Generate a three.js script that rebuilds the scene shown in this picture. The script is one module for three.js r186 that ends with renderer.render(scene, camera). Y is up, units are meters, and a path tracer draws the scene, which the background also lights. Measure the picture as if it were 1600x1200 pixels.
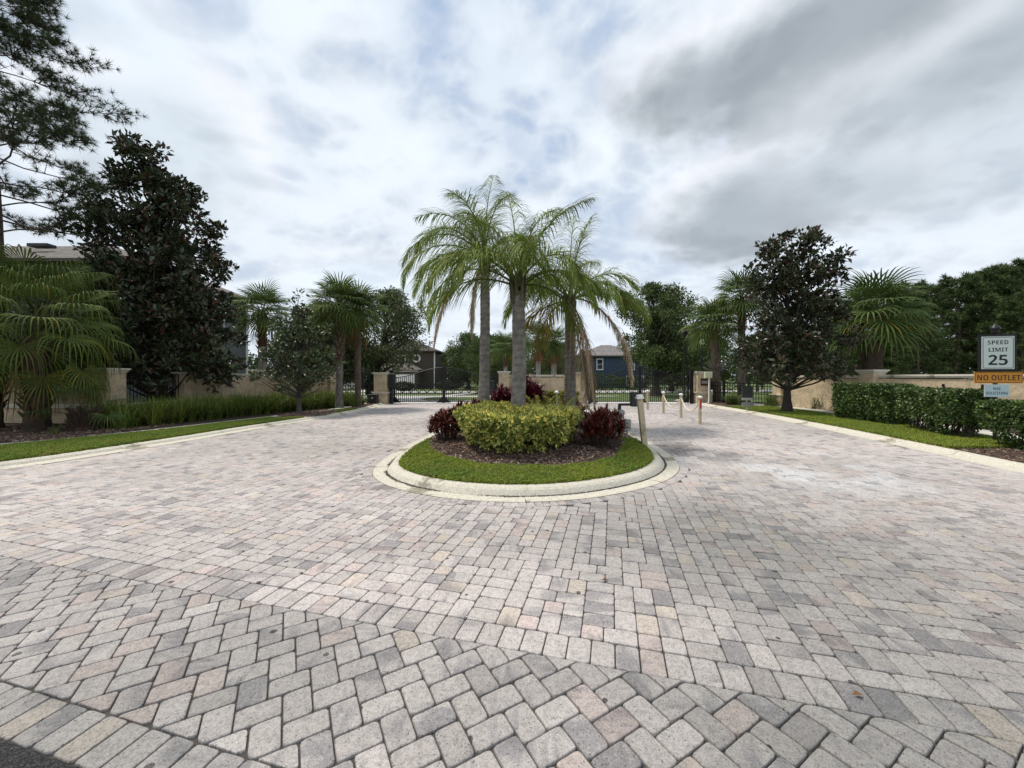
import * as THREE from 'three';
import { mergeGeometries } from 'three/addons/utils/BufferGeometryUtils.js';

// ---------------------------------------------------------------- camera, sky, sun, exposure
const scene = new THREE.Scene();
const EYE = 1.65;
const camera = new THREE.PerspectiveCamera(90, 4 / 3, 0.1, 2000);
camera.position.set(0, EYE, 0);
camera.lookAt(0, EYE, -10);
camera.setViewOffset(1600, 1200, 0, 11, 1600, 1200);      // lens shift: the horizon sits a little above the middle
const renderer = new THREE.WebGLRenderer({ antialias: true });
renderer.setSize(1024, 768);
renderer.toneMapping = THREE.LinearToneMapping;
renderer.toneMappingExposure = 1.08;
renderer.shadowMap.enabled = true;
renderer.shadowMap.type = THREE.PCFSoftShadowMap;

// seeded random and value noise
function rng(seed) { let s = seed | 0; return () => { s = (s + 0x6d2b79f5) | 0; let t = Math.imul(s ^ (s >>> 15), 1 | s); t = (t + Math.imul(t ^ (t >>> 7), 61 | t)) ^ t; return ((t ^ (t >>> 14)) >>> 0) / 4294967296; }; }
const hash = (x, y, z) => { let h = Math.imul(x, 374761393) ^ Math.imul(y, 668265263) ^ Math.imul(z, 1274126177); h = Math.imul(h ^ (h >>> 13), 1274126177); return ((h ^ (h >>> 16)) >>> 0) / 4294967296; };
const sm = (t) => t * t * (3 - 2 * t), mix = (a, b, t) => a + (b - a) * t, clamp = (x, a = 0, b = 1) => Math.min(b, Math.max(a, x));
const step = (a, b, x) => sm(clamp((x - a) / (b - a)));
function noise3(x, y, z) {
  const i = Math.floor(x), j = Math.floor(y), k = Math.floor(z), u = sm(x - i), v = sm(y - j), w = sm(z - k);
  const l = (a, b, c) => hash(i + a, j + b, k + c);
  return mix(mix(mix(l(0, 0, 0), l(1, 0, 0), u), mix(l(0, 1, 0), l(1, 1, 0), u), v), mix(mix(l(0, 0, 1), l(1, 0, 1), u), mix(l(0, 1, 1), l(1, 1, 1), u), v), w);
}
function noise2(x, y, s = 0) {
  const i = Math.floor(x), j = Math.floor(y), u = sm(x - i), v = sm(y - j);
  return mix(mix(hash(i, j, s), hash(i + 1, j, s), u), mix(hash(i, j + 1, s), hash(i + 1, j + 1, s), u), v);
}
function fbm2(x, y, o = 5, s = 0) { let a = 0.5, r = 0, n = 0; for (let k = 0; k < o; k++) { r += a * noise2(x, y, s + k); n += a; a *= 0.5; const t = x; x = (0.8 * x - 0.6 * y) * 2.03 + 7.1; y = (0.6 * t + 0.8 * y) * 2.03 + 3.7; } return r / n; }

// broken overcast: thin white veil with blue gaps, heaped white cloud, grey cloud bases
function fbm3(x, y, z, o) { let a = 0.5, r = 0, n = 0; for (let k = 0; k < o; k++) { r += a * noise3(x, y, z); n += a; a *= 0.52; const t = x; x = (0.8 * x - 0.6 * y) * 2.03 + 7.1; y = (0.6 * t + 0.8 * y) * 2.03 + 3.7; z = z * 2.03 + 1.3; } return r / n; }
function skyColour(dx, dy, dz) {
  const e = Math.max(dy, 0), sx = dx / (e + 0.3), sz = dz / (e + 0.3), k = Math.pow(e, 0.6);
  const az = Math.atan2(dx, -dz), el = Math.asin(clamp(dy, -1, 1));
  const w1 = fbm2(sx * 1.6 + 3, sz * 1.6, 4, 11) - 0.5, w2 = fbm2(sx * 1.6, sz * 1.6 + 9, 4, 23) - 0.5;
  const big = fbm2(sx * 1.05 + w1 + 5.2, sz * 1.05 + w2 + 1.7, 4, 31);                      // where the veil is thick
  const bil = (x, y, o, q) => { let a = 0.5, v = 0, n = 0; for (let k = 0; k < o; k++) { v += a * (1 - Math.abs(2 * noise2(x, y, q + k) - 1)); n += a; a *= 0.56; const t = x; x = (0.8 * x - 0.6 * y) * 2.07 + 5.3; y = (0.6 * t + 0.8 * y) * 2.07 + 1.9; } return v / n; };
  const puff = clamp((bil(sx * 5.5 + w1 * 1.2, sz * 6.5 + w2 * 1.2, 6, 47) - 0.5) * 1.9 + 0.5), wisp = clamp((fbm3(dx * 5.5 + w1 * 0.8, dy * 8 + 4, dz * 5.5 + w2 * 0.8, 6) - 0.5) * 2.1 + 0.5);
  const veil = step(0.28, 0.64, big * 0.44 + puff * 0.26 + wisp * 0.32 - 0.02), rift = step(1.15, 0.3, Math.hypot((az + 0.04) / 0.42, (el - 0.66) / 0.24) + (wisp - 0.5) * 0.9);
  const cover = clamp(veil * 0.62 + 0.34 - 0.5 * rift * (1 - veil * 0.6));
  const blue = [mix(0.54, 0.35, k), mix(0.64, 0.47, k), mix(0.77, 0.68, k)];
  const wl = 0.65 + 0.11 * wisp + 0.15 * puff;
  let c = [mix(blue[0], wl * 0.945, cover), mix(blue[1], wl * 1.025, cover), mix(blue[2], wl * 1.115, cover)];
  const edge = (fbm3(dx * 4.2 + 11, dy * 5.5 + 2, dz * 4.2 + 5, 6) - 0.5) * 1.25 + (puff - 0.5) * 0.10;
  const mass = (a, b, ra, rb, base, alpha, soft = 0.45) => {                                  // heaped cloud: pale rim, greyer body
    let da = az - a; da = Math.atan2(Math.sin(da), Math.cos(da));
    const q = Math.hypot(da / ra, (el - b) / rb) + edge; if (q > 1.4) return;
    const t = step(1.0, 1.0 - soft, q) * alpha, body = step(0.95, 0.35, q + (el - b) / rb * 0.35), v = mix(0.84, base, body) * (0.92 + 0.16 * puff);
    c = [mix(c[0], v * mix(0.97, 0.89, body), t), mix(c[1], v, t), mix(c[2], v * mix(1.07, 1.10, body), t)];
  };
  mass(-0.72, 0.42, 0.27, 0.17, 0.70, 0.85, 0.25); mass(-0.98, 0.62, 0.4, 0.16, 0.80, 0.8); mass(-0.30, 0.24, 0.34, 0.10, 0.86, 0.6); mass(1.16, 0.20, 0.34, 0.10, 0.66, 0.75);
  mass(0.58, 0.37, 0.27, 0.15, 0.42, 0.9, 0.35); mass(0.84, 0.60, 0.6, 0.20, 0.38, 0.93, 0.35); mass(0.95, 0.42, 0.5, 0.18, 0.58, 0.6);
  mass(1.75, 0.5, 0.5, 0.22, 0.55, 0.85); mass(2.6, 0.42, 0.5, 0.2, 0.62, 0.85); mass(-1.7, 0.45, 0.5, 0.22, 0.75, 0.85); mass(-2.6, 0.5, 0.6, 0.22, 0.6, 0.85); mass(3.1, 0.8, 0.7, 0.25, 0.7, 0.8);
  return c;
}
{
  const W = 2048, H = 1024, d = new Float32Array(W * H * 4);
  for (let j = 0; j < H; j++) {
    const lat = ((j + 0.5) / H - 0.5) * Math.PI, cy = Math.cos(lat), sy = Math.sin(lat);
    for (let i = 0; i < W; i++) {
      const lon = ((i + 0.5) / W - 0.5) * Math.PI * 2, o = (j * W + i) * 4;
      const c = sy < -0.06 ? [0.42, 0.45, 0.46] : skyColour(Math.cos(lon) * cy, sy, Math.sin(lon) * cy);
      d[o] = c[0]; d[o + 1] = c[1]; d[o + 2] = c[2]; d[o + 3] = 1;
    }
  }
  const t = new THREE.DataTexture(d, W, H, THREE.RGBAFormat, THREE.FloatType);
  t.mapping = THREE.EquirectangularReflectionMapping; t.magFilter = t.minFilter = THREE.LinearFilter; t.wrapS = THREE.RepeatWrapping; t.needsUpdate = true;
  scene.background = t; scene.environment = t;
  scene.backgroundIntensity = 1; scene.environmentIntensity = 1;
}
const sun = new THREE.DirectionalLight(new THREE.Color().setRGB(1, 0.93, 0.83), 3.2);   // veiled sun, high and ahead of the camera
sun.position.set(-28, 60, -27); sun.target.position.set(0, 0, -14);
sun.castShadow = true; sun.shadow.radius = 16; sun.shadow.mapSize.set(4096, 4096);
Object.assign(sun.shadow.camera, { left: -45, right: 45, top: 45, bottom: -45, near: 1, far: 200 });
scene.add(sun, sun.target);

// ---------------------------------------------------------------- naming helpers
const taken = {};
const numbered = (n) => { const k = taken[n] = (taken[n] ?? -1) + 1; return k ? n + '_' + String(k).padStart(3, '0') : n; };
function tag(o, label, category, group) { o.userData.label = label; o.userData.category = category; if (group) o.userData.group = group; return o; }
function thing(name, label, category, x = 0, y = 0, z = 0, turn = 0, group) { const o = new THREE.Group(); o.name = numbered(name); o.position.set(x, y, z); o.rotation.y = turn; scene.add(o); return tag(o, label, category, group); }
function part(name, geo, mat, parent, kind) { const m = new THREE.Mesh(geo, mat); m.name = name; m.castShadow = m.receiveShadow = true; if (kind) m.userData.kind = kind; parent.add(m); return m; }
function struct(name, geo, mat) { const m = geo ? new THREE.Mesh(geo, mat) : new THREE.Group(); m.name = numbered(name); m.userData.kind = 'structure'; m.castShadow = m.receiveShadow = true; scene.add(m); return m; }
function stuff(name, geo, mat, label, category) { const m = part(numbered(name), geo, mat, scene, 'stuff'); return tag(m, label, category); }
function copies(name, geo, mat, mats, cols, label, category, parent = scene) {
  const m = new THREE.InstancedMesh(geo, mat, mats.length); m.name = parent === scene ? numbered(name) : name; m.userData.kind = 'stuff'; m.castShadow = m.receiveShadow = true;
  mats.forEach((x, i) => { m.setMatrixAt(i, x); if (cols) m.setColorAt(i, cols[i]); });
  if (label) tag(m, label, category); parent.add(m); return m;
}
const C = (r, g, b) => new THREE.Color().setRGB(r, g, b);
const V = (x, y, z) => new THREE.Vector3(x, y, z);

// ---------------------------------------------------------------- geometry collector
class Geo {
  constructor() { this.p = []; this.c = []; this.u = []; this.i = []; }
  v(x, y, z, c, u = 0, w = 0) { this.p.push(x, y, z); this.c.push(c[0], c[1], c[2]); this.u.push(u, w); return this.p.length / 3 - 1; }
  t(a, b, c) { this.i.push(a, b, c); }
  q(a, b, c, d) { this.i.push(a, b, c, a, c, d); }
  get n() { return this.i.length / 3; }
  build(smooth = true) {
    let g = new THREE.BufferGeometry();
    g.setAttribute('position', new THREE.Float32BufferAttribute(this.p, 3));
    g.setAttribute('color', new THREE.Float32BufferAttribute(this.c, 3));
    g.setAttribute('uv', new THREE.Float32BufferAttribute(this.u, 2));
    g.setIndex(this.i);
    if (!smooth) g = g.toNonIndexed();
    g.computeVertexNormals();
    return g;
  }
}
const W1 = [1, 1, 1];
function bx(w, h, d, x = 0, y = 0, z = 0, ry = 0) {         // box whose base is at y, with a small chamfer
  const e = Math.min(w, h, d) * 0.08 > 0.02 ? 0.02 : Math.min(w, h, d) * 0.08;
  const g = new Geo(), a = w / 2, b = d / 2;
  const ring = (k, yy) => [[-a + k, -b], [a - k, -b], [a, -b + k], [a, b - k], [a - k, b], [-a + k, b], [-a, b - k], [-a, -b + k]].map(([X, Z]) => [X, yy, Z]);
  const sh = (r, k) => r.map(([X, Y, Z]) => [X * (a - k) / a, Y, Z * (b - k) / b]);
  const R = [sh(ring(e, 0), e), ring(e, e), ring(e, h - e), sh(ring(e, h), e)];
  const id = R.map((r) => r.map(([X, Y, Z]) => g.v(X, Y, Z, W1, Math.abs(X) > a - e * 1.1 ? Z : X, Y)));
  for (let k = 0; k < 3; k++) for (let j = 0; j < 8; j++) { const n = (j + 1) % 8; g.q(id[k][j], id[k + 1][j], id[k + 1][n], id[k][n]); }
  for (let j = 1; j < 7; j++) { g.t(id[3][0], id[3][j + 1], id[3][j]); g.t(id[0][0], id[0][j], id[0][j + 1]); }
  const o = g.build(false), P = o.attributes.position, N = o.attributes.normal, U = o.attributes.uv;
  for (let k = 0; k < P.count; k++) { const nx = Math.abs(N.getX(k)), ny = Math.abs(N.getY(k)); if (ny > 0.7) U.setXY(k, P.getX(k) + x, P.getZ(k) + z); else if (nx > 0.7) U.setXY(k, P.getZ(k) + z, P.getY(k) + y); else U.setXY(k, P.getX(k) + x, P.getY(k) + y); }
  o.rotateY(ry); o.translate(x, y, z); return o;
}
const merge = (l) => mergeGeometries(l.map((g) => (g.index ? g.toNonIndexed() : g)).map((g) => { const o = new THREE.BufferGeometry(); for (const k of ['position', 'normal', 'uv']) o.setAttribute(k, g.attributes[k]); return o; }));
function tube(g, pts, rad, seg, col, closed) {              // tapered tube through points, pts: Vector3[], rad(t, angle)
  const n = pts.length, ids = [], up = V(0.31, 0.2, 0.93);
  let len = 0;
  for (let k = 0; k < n; k++) {
    const t = pts[Math.min(k + 1, n - 1)].clone().sub(pts[Math.max(k - 1, 0)]).normalize();
    const a = V().crossVectors(t, Math.abs(t.dot(up)) > 0.95 ? V(1, 0, 0) : up).normalize(), b = V().crossVectors(t, a);
    if (k) len += pts[k].distanceTo(pts[k - 1]);
    const row = [];
    for (let j = 0; j <= seg; j++) {
      const an = j / seg * Math.PI * 2, r = rad(k / (n - 1), an), c = typeof col === 'function' ? col(k / (n - 1), an) : col;
      row.push(g.v(pts[k].x + (a.x * Math.cos(an) + b.x * Math.sin(an)) * r, pts[k].y + (a.y * Math.cos(an) + b.y * Math.sin(an)) * r, pts[k].z + (a.z * Math.cos(an) + b.z * Math.sin(an)) * r, c, j / seg * 0.8, len));
    }
    ids.push(row);
  }
  for (let k = 0; k < n - 1; k++) for (let j = 0; j < seg; j++) g.q(ids[k][j], ids[k][j + 1], ids[k + 1][j + 1], ids[k + 1][j]);
  if (closed) { const c = g.v(pts[n - 1].x, pts[n - 1].y, pts[n - 1].z, typeof col === 'function' ? col(1, 0) : col); for (let j = 0; j < seg; j++) g.t(c, ids[n - 1][j], ids[n - 1][j + 1]); }
}
function leaf(g, p, dir, nrm, L, w, col, fold = 0.25) {      // folded pointed leaf, four faces
  const s = V().crossVectors(dir, nrm).normalize(), n = V().crossVectors(s, dir).normalize();
  const P = (a, b, c) => g.v(p.x + dir.x * a + s.x * b + n.x * c, p.y + dir.y * a + s.y * b + n.y * c, p.z + dir.z * a + s.z * b + n.z * c, col, a, b);
  const a = P(0, 0, 0), m = P(L * 0.5, 0, 0), l = P(L * 0.45, w / 2, w * fold), r = P(L * 0.45, -w / 2, w * fold), t = P(L, 0, -L * 0.08);
  g.t(a, m, l); g.t(a, r, m); g.t(l, m, t); g.t(m, r, t);
}
const dirOf = (r) => { const z = r() * 2 - 1, a = r() * 6.2832, q = Math.sqrt(1 - z * z); return V(q * Math.cos(a), z, q * Math.sin(a)); };
const vary = (c, r, k = 0.25) => { const f = 1 + (r() - 0.5) * 2 * k; return [c[0] * f * (1 + (r() - 0.5) * k * 0.5), c[1] * f, c[2] * f * (1 + (r() - 0.5) * k * 0.5)]; };

// ---------------------------------------------------------------- textures and materials
function grey(size, f, colour = false) {
  const d = new Uint8Array(size * size * 4);
  for (let j = 0; j < size; j++) for (let i = 0; i < size; i++) { const q = f(i, j), o = (j * size + i) * 4; for (let k = 0; k < 3; k++) d[o + k] = clamp(Array.isArray(q) ? q[k] : q) * 255; d[o + 3] = 255; }
  const t = new THREE.DataTexture(d, size, size); t.wrapS = t.wrapT = THREE.RepeatWrapping; t.magFilter = THREE.LinearFilter; t.minFilter = THREE.LinearMipmapLinearFilter; t.generateMipmaps = true;
  if (colour) t.colorSpace = THREE.SRGBColorSpace; t.needsUpdate = true; return t;
}
const per = (i, j, n, c, s) => { const x = i / n * c, y = j / n * c, a = Math.floor(x), b = Math.floor(y), u = sm(x - a), v = sm(y - b), h = (p, q) => hash((p + c) % c, (q + c) % c, s); return mix(mix(h(a, b), h(a + 1, b), u), mix(h(a, b + 1), h(a + 1, b + 1), u), v); };   // tiling noise
const perA = (i, j, n, cx, cy, s) => { const x = i / n * cx, y = j / n * cy, a = Math.floor(x), b = Math.floor(y), u = sm(x - a), v = sm(y - b), h = (p, q) => hash(p % cx, q % cy, s); return mix(mix(h(a, b), h(a + 1, b), u), mix(h(a, b + 1), h(a + 1, b + 1), u), v); };
const scaled = (t, k) => { const c = t.clone(); c.repeat.set(k, k); c.needsUpdate = true; return c; };
const paverMap = grey(1024, (i, j) => {
  const sp = hash(i >> 1, j >> 1, 5), s2 = hash(i, j, 6), mid = per(i, j, 1024, 90, 8);
  let v = 0.90 + (sp - 0.5) * 0.15 + (s2 - 0.5) * 0.09 + (mid - 0.5) * 0.14 + (hash(i >> 2, j >> 2, 15) - 0.5) * 0.14;
  for (let k = 0; k < 5; k++) { const gx = hash(k, 1, 40) * 1000, gy = hash(k, 2, 40) * 1000; if (Math.hypot(i - gx, j - gy) < 7 + 5 * hash(k, 3, 40) + 3 * mid) v -= 0.42; }   // trodden gum
  if (hash(i >> 2, j >> 2, 9) > 0.982) v -= 0.26; if (hash(i >> 1, j >> 1, 19) > 0.97) v += 0.18;
  const st = perA(i, j, 1024, 6, 22, 3) * 0.6 + perA(i, j, 1024, 14, 60, 4) * 0.4, bl = per(i, j, 1024, 7, 13);
  const dark = step(0.55, 0.78, st * 0.55 + bl * 0.5 + (mid - 0.5) * 0.2);
  v *= 1 - 0.20 * dark;
  return [v * 1.0, v * (1 + 0.012 * dark), v * (1 + 0.035 * dark)];
}, true);
const gritMap = grey(512, (i, j) => 0.5 + (hash(i, j, 3) - 0.5) * 0.5 + (per(i, j, 512, 60, 2) - 0.5) * 0.6 + (per(i, j, 512, 170, 4) - 0.5) * 0.5);
const mottle = grey(512, (i, j) => { const v = 0.90 + (per(i, j, 512, 9, 21) - 0.5) * 0.16 + (per(i, j, 512, 33, 22) - 0.5) * 0.14 + (per(i, j, 512, 120, 23) - 0.5) * 0.14 + (hash(i, j, 24) - 0.5) * 0.10; return [v, v, v]; }, true);
const stainMap = grey(1024, (i, j) => {
  let v = 0.92 + (per(i, j, 1024, 130, 31) - 0.5) * 0.14 + (hash(i, j, 32) - 0.5) * 0.12;
  const b = per(i, j, 1024, 5, 33) * 0.5 + per(i, j, 1024, 17, 34) * 0.3 + per(i, j, 1024, 50, 35) * 0.2, k = step(0.52, 0.74, b);
  v *= 1 - 0.28 * k; return [v, v * (1 - 0.01 * k), v * (1 - 0.06 * k)];
}, true);
const shingleMap = grey(512, (i, j) => { const row = Math.floor(j / 32), x = i + (row % 2) * 24 + hash(row, 0, 3) * 30; const v = 0.82 + (hash(Math.floor(x / 48), row, 7) - 0.5) * 0.3 - (j % 32 < 3 ? 0.25 : 0) + (hash(i, j, 8) - 0.5) * 0.14; return [v, v, v]; }, true);
const std = (r, g, b, rough = 0.85, o = {}) => new THREE.MeshStandardMaterial({ color: C(r, g, b), roughness: rough, ...o });
const leafMat = (rough = 0.55, o = {}) => new THREE.MeshPhysicalMaterial({ vertexColors: true, roughness: rough, specularIntensity: 0.35, side: THREE.DoubleSide, ...o });
const M = {
  paver: new THREE.MeshStandardMaterial({ vertexColors: true, map: paverMap, bumpMap: scaled(gritMap, 2), bumpScale: 0.0022, roughness: 0.88 }),
  joint: std(0.075, 0.068, 0.06, 1, { map: scaled(mottle, 3) }),
  asphalt: std(0.105, 0.105, 0.105, 0.9, { map: scaled(grey(512, (i, j) => { const a = hash(i >> 2, j >> 2, 1), b = per(i, j, 512, 90, 5); const v = 0.42 + (b - 0.5) * 0.55 + (a > 0.8 ? 0.38 * a : 0) - (a < 0.2 ? 0.16 : 0); return [v, v, v]; }, true), 2), bumpMap: scaled(gritMap, 2), bumpScale: 0.006 }),
  kerb: std(0.66, 0.615, 0.51, 0.85, { map: scaled(stainMap, 0.37), bumpMap: scaled(gritMap, 2), bumpScale: 0.002 }),
  walk: std(0.62, 0.59, 0.53, 0.85, { map: scaled(stainMap, 0.31), bumpMap: gritMap, bumpScale: 0.001 }),
  street: std(0.62, 0.60, 0.57, 0.85, { map: scaled(mottle, 0.4) }),
  earth: std(0.10, 0.145, 0.035, 1, { map: scaled(mottle, 0.5) }),
  soil: std(0.07, 0.045, 0.032, 1, { map: scaled(mottle, 2), bumpMap: scaled(gritMap, 1), bumpScale: 0.02 }),
  lawn: std(0.12, 0.15, 0.035, 1, { map: scaled(mottle, 1.5), bumpMap: scaled(gritMap, 1), bumpScale: 0.015 }),
  stucco: std(0.70, 0.56, 0.375, 0.92, { map: scaled(mottle, 0.45), bumpMap: scaled(gritMap, 2), bumpScale: 0.004 }),
  stuccoTan: std(0.60, 0.46, 0.30, 0.92, { map: scaled(mottle, 0.45), bumpMap: scaled(gritMap, 2), bumpScale: 0.004 }),
  cream: std(0.80, 0.74, 0.62, 0.85, { map: scaled(stainMap, 0.8) }),
  trim: std(0.78, 0.77, 0.74, 0.8),
  iron: std(0.012, 0.012, 0.013, 0.45, { metalness: 0.3 }),
  black: std(0.016, 0.017, 0.018, 0.55),
  bollard: std(0.60, 0.50, 0.34, 0.7, { map: scaled(stainMap, 1.3) }),
  whitePlastic: std(0.8, 0.8, 0.76, 0.5),
  rope: std(0.70, 0.63, 0.50, 0.9),
  greyMetal: std(0.34, 0.37, 0.36, 0.5, { metalness: 0.2 }),
  paleGreen: std(0.56, 0.60, 0.38, 0.5),
  red: std(0.42, 0.035, 0.03, 0.5),
  glass: std(0.03, 0.04, 0.05, 0.08, { metalness: 0.1 }),
  bark: new THREE.MeshStandardMaterial({ vertexColors: true, roughness: 0.95, map: scaled(mottle, 2), bumpMap: scaled(gritMap, 3), bumpScale: 0.012 }),
  leafGloss: leafMat(0.36, { specularIntensity: 0.9 }), leafMatte: leafMat(0.75), frond: leafMat(0.75, { transmission: 0.3, thickness: 0, specularIntensity: 0.2 }),
  broad: leafMat(0.8, { transmission: 0.25, thickness: 0, specularIntensity: 0.2 }),
  dead: leafMat(0.9),
};
const M1 = (m) => { const c = m.clone(); c.side = THREE.DoubleSide; return c; };

// ---------------------------------------------------------------- plan helpers; d is distance ahead of the camera (z = -d)
const dense = (pts, n) => { const c = new THREE.CatmullRomCurve3(pts.map(([x, d]) => V(x, 0, -d)), false, 'centripetal'); return c.getSpacedPoints(n).map((p) => [p.x, -p.z]); };
const offset = (pts, o) => pts.map((p, k) => { const a = pts[Math.max(k - 1, 0)], b = pts[Math.min(k + 1, pts.length - 1)], l = Math.hypot(b[0] - a[0], b[1] - a[1]); return [p[0] + (b[1] - a[1]) / l * o, p[1] - (b[0] - a[0]) / l * o]; });  // + is to the right of travel
function sweep(pts, profile, cap) {                          // profile: [offset, height] pairs
  const g = new Geo(), rows = profile.map(([o, y]) => offset(pts, o).map(([x, d]) => [x, y, -d])), n = pts.length, ids = [];
  let u = 0; const U = pts.map((p, k) => (u += k ? Math.hypot(p[0] - pts[k - 1][0], p[1] - pts[k - 1][1]) : 0));
  let w = 0; for (let j = 0; j < rows.length; j++) { if (j) w += Math.hypot(profile[j][0] - profile[j - 1][0], profile[j][1] - profile[j - 1][1]); ids.push(rows[j].map(([x, y, z], k) => g.v(x, y, z, W1, U[k], w))); }
  for (let j = 0; j < rows.length - 1; j++) for (let k = 0; k < n - 1; k++) g.q(ids[j][k], ids[j][k + 1], ids[j + 1][k + 1], ids[j + 1][k]);
  if (cap) for (const k of [0, n - 1]) for (let j = 1; j < rows.length - 1; j++) g.t(ids[0][k], ids[j][k], ids[j + 1][k]);
  return g.build(false);
}
function ribbon(a, b, y) { const g = new Geo(); a.forEach((p, k) => { const q = b[k]; g.v(p[0], y, -p[1], W1, p[0], p[1]); g.v(q[0], y, -q[1], W1, q[0], q[1]); if (k) g.q(2 * k - 2, 2 * k - 1, 2 * k + 1, 2 * k); }); const o = g.build(); if (o.attributes.normal.getY(0) < 0) { o.index.array.reverse(); o.computeVertexNormals(); } return o; }
function flat(poly, y) { const s = new THREE.Shape(poly.map(([x, d]) => new THREE.Vector2(x, d))), g = new THREE.ShapeGeometry(s); g.rotateX(-Math.PI / 2); g.translate(0, y, 0); return g; }
const inside = (poly, x, d) => { let c = false; for (let i = 0, j = poly.length - 1; i < poly.length; j = i++) { const [a, b] = poly[i], [e, f] = poly[j]; if ((b > d) !== (f > d) && x < (e - a) * (d - b) / (f - b) + a) c = !c; } return c; };

const KL = dense([[-22, -2], [-17.5, 1.2], [-13, 3.4], [-10.6, 5.0], [-9.04, 6.85], [-8.42, 9.34], [-8.05, 12.2], [-7.35, 16.2], [-7.15, 18.5], [-7.35, 21], [-7.55, 24]], 90);
const KR = dense([[9.4, -3], [8.9, 0], [8.55, 3], [8.74, 6.56], [9.2, 8.92], [10.0, 13.4], [10.6, 17.7], [10.8, 20.6], [11.2, 24]], 80);
const islandPts = [[-1.2, 23.4], [-1.75, 17], [-2.3, 11.5], [-2.56, 8.6], [-2.54, 7.3], [-2.36, 6.5], [-1.95, 5.9], [-1.36, 5.44], [-0.69, 5.16], [0.17, 5.05], [1.04, 5.21], [1.87, 5.64], [2.52, 6.18], [2.98, 6.85], [3.26, 7.7], [3.44, 9], [3.55, 11.5], [3.75, 17], [3.9, 23.4]];
const IS = dense([...islandPts].reverse(), 200);
const roadPoly = [...KL, ...[...KR].reverse()];

// ---------------------------------------------------------------- ground
struct('ground', (() => { const g = new THREE.PlaneGeometry(900, 900, 1, 1); g.rotateX(-Math.PI / 2); g.translate(0, -0.09, -200); const u = g.attributes.uv; for (let k = 0; k < u.count; k++) u.setXY(k, u.getX(k) * 900, u.getY(k) * 900); return g; })(), M.earth);
const road = struct('paved_road', flat(roadPoly, -0.014), M.joint);
const AX = 14.5 * Math.PI / 180, cA = Math.cos(AX), sA = Math.sin(AX);
const toXD = (p, q) => [p * cA + q * sA, -p * sA + q * cA];
struct('asphalt_road', flat([[-14, 1.11], [14, 1.11], [14, -14], [-14, -14]].map(([p, q]) => toXD(p, q)), -0.003), M.asphalt);

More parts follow.
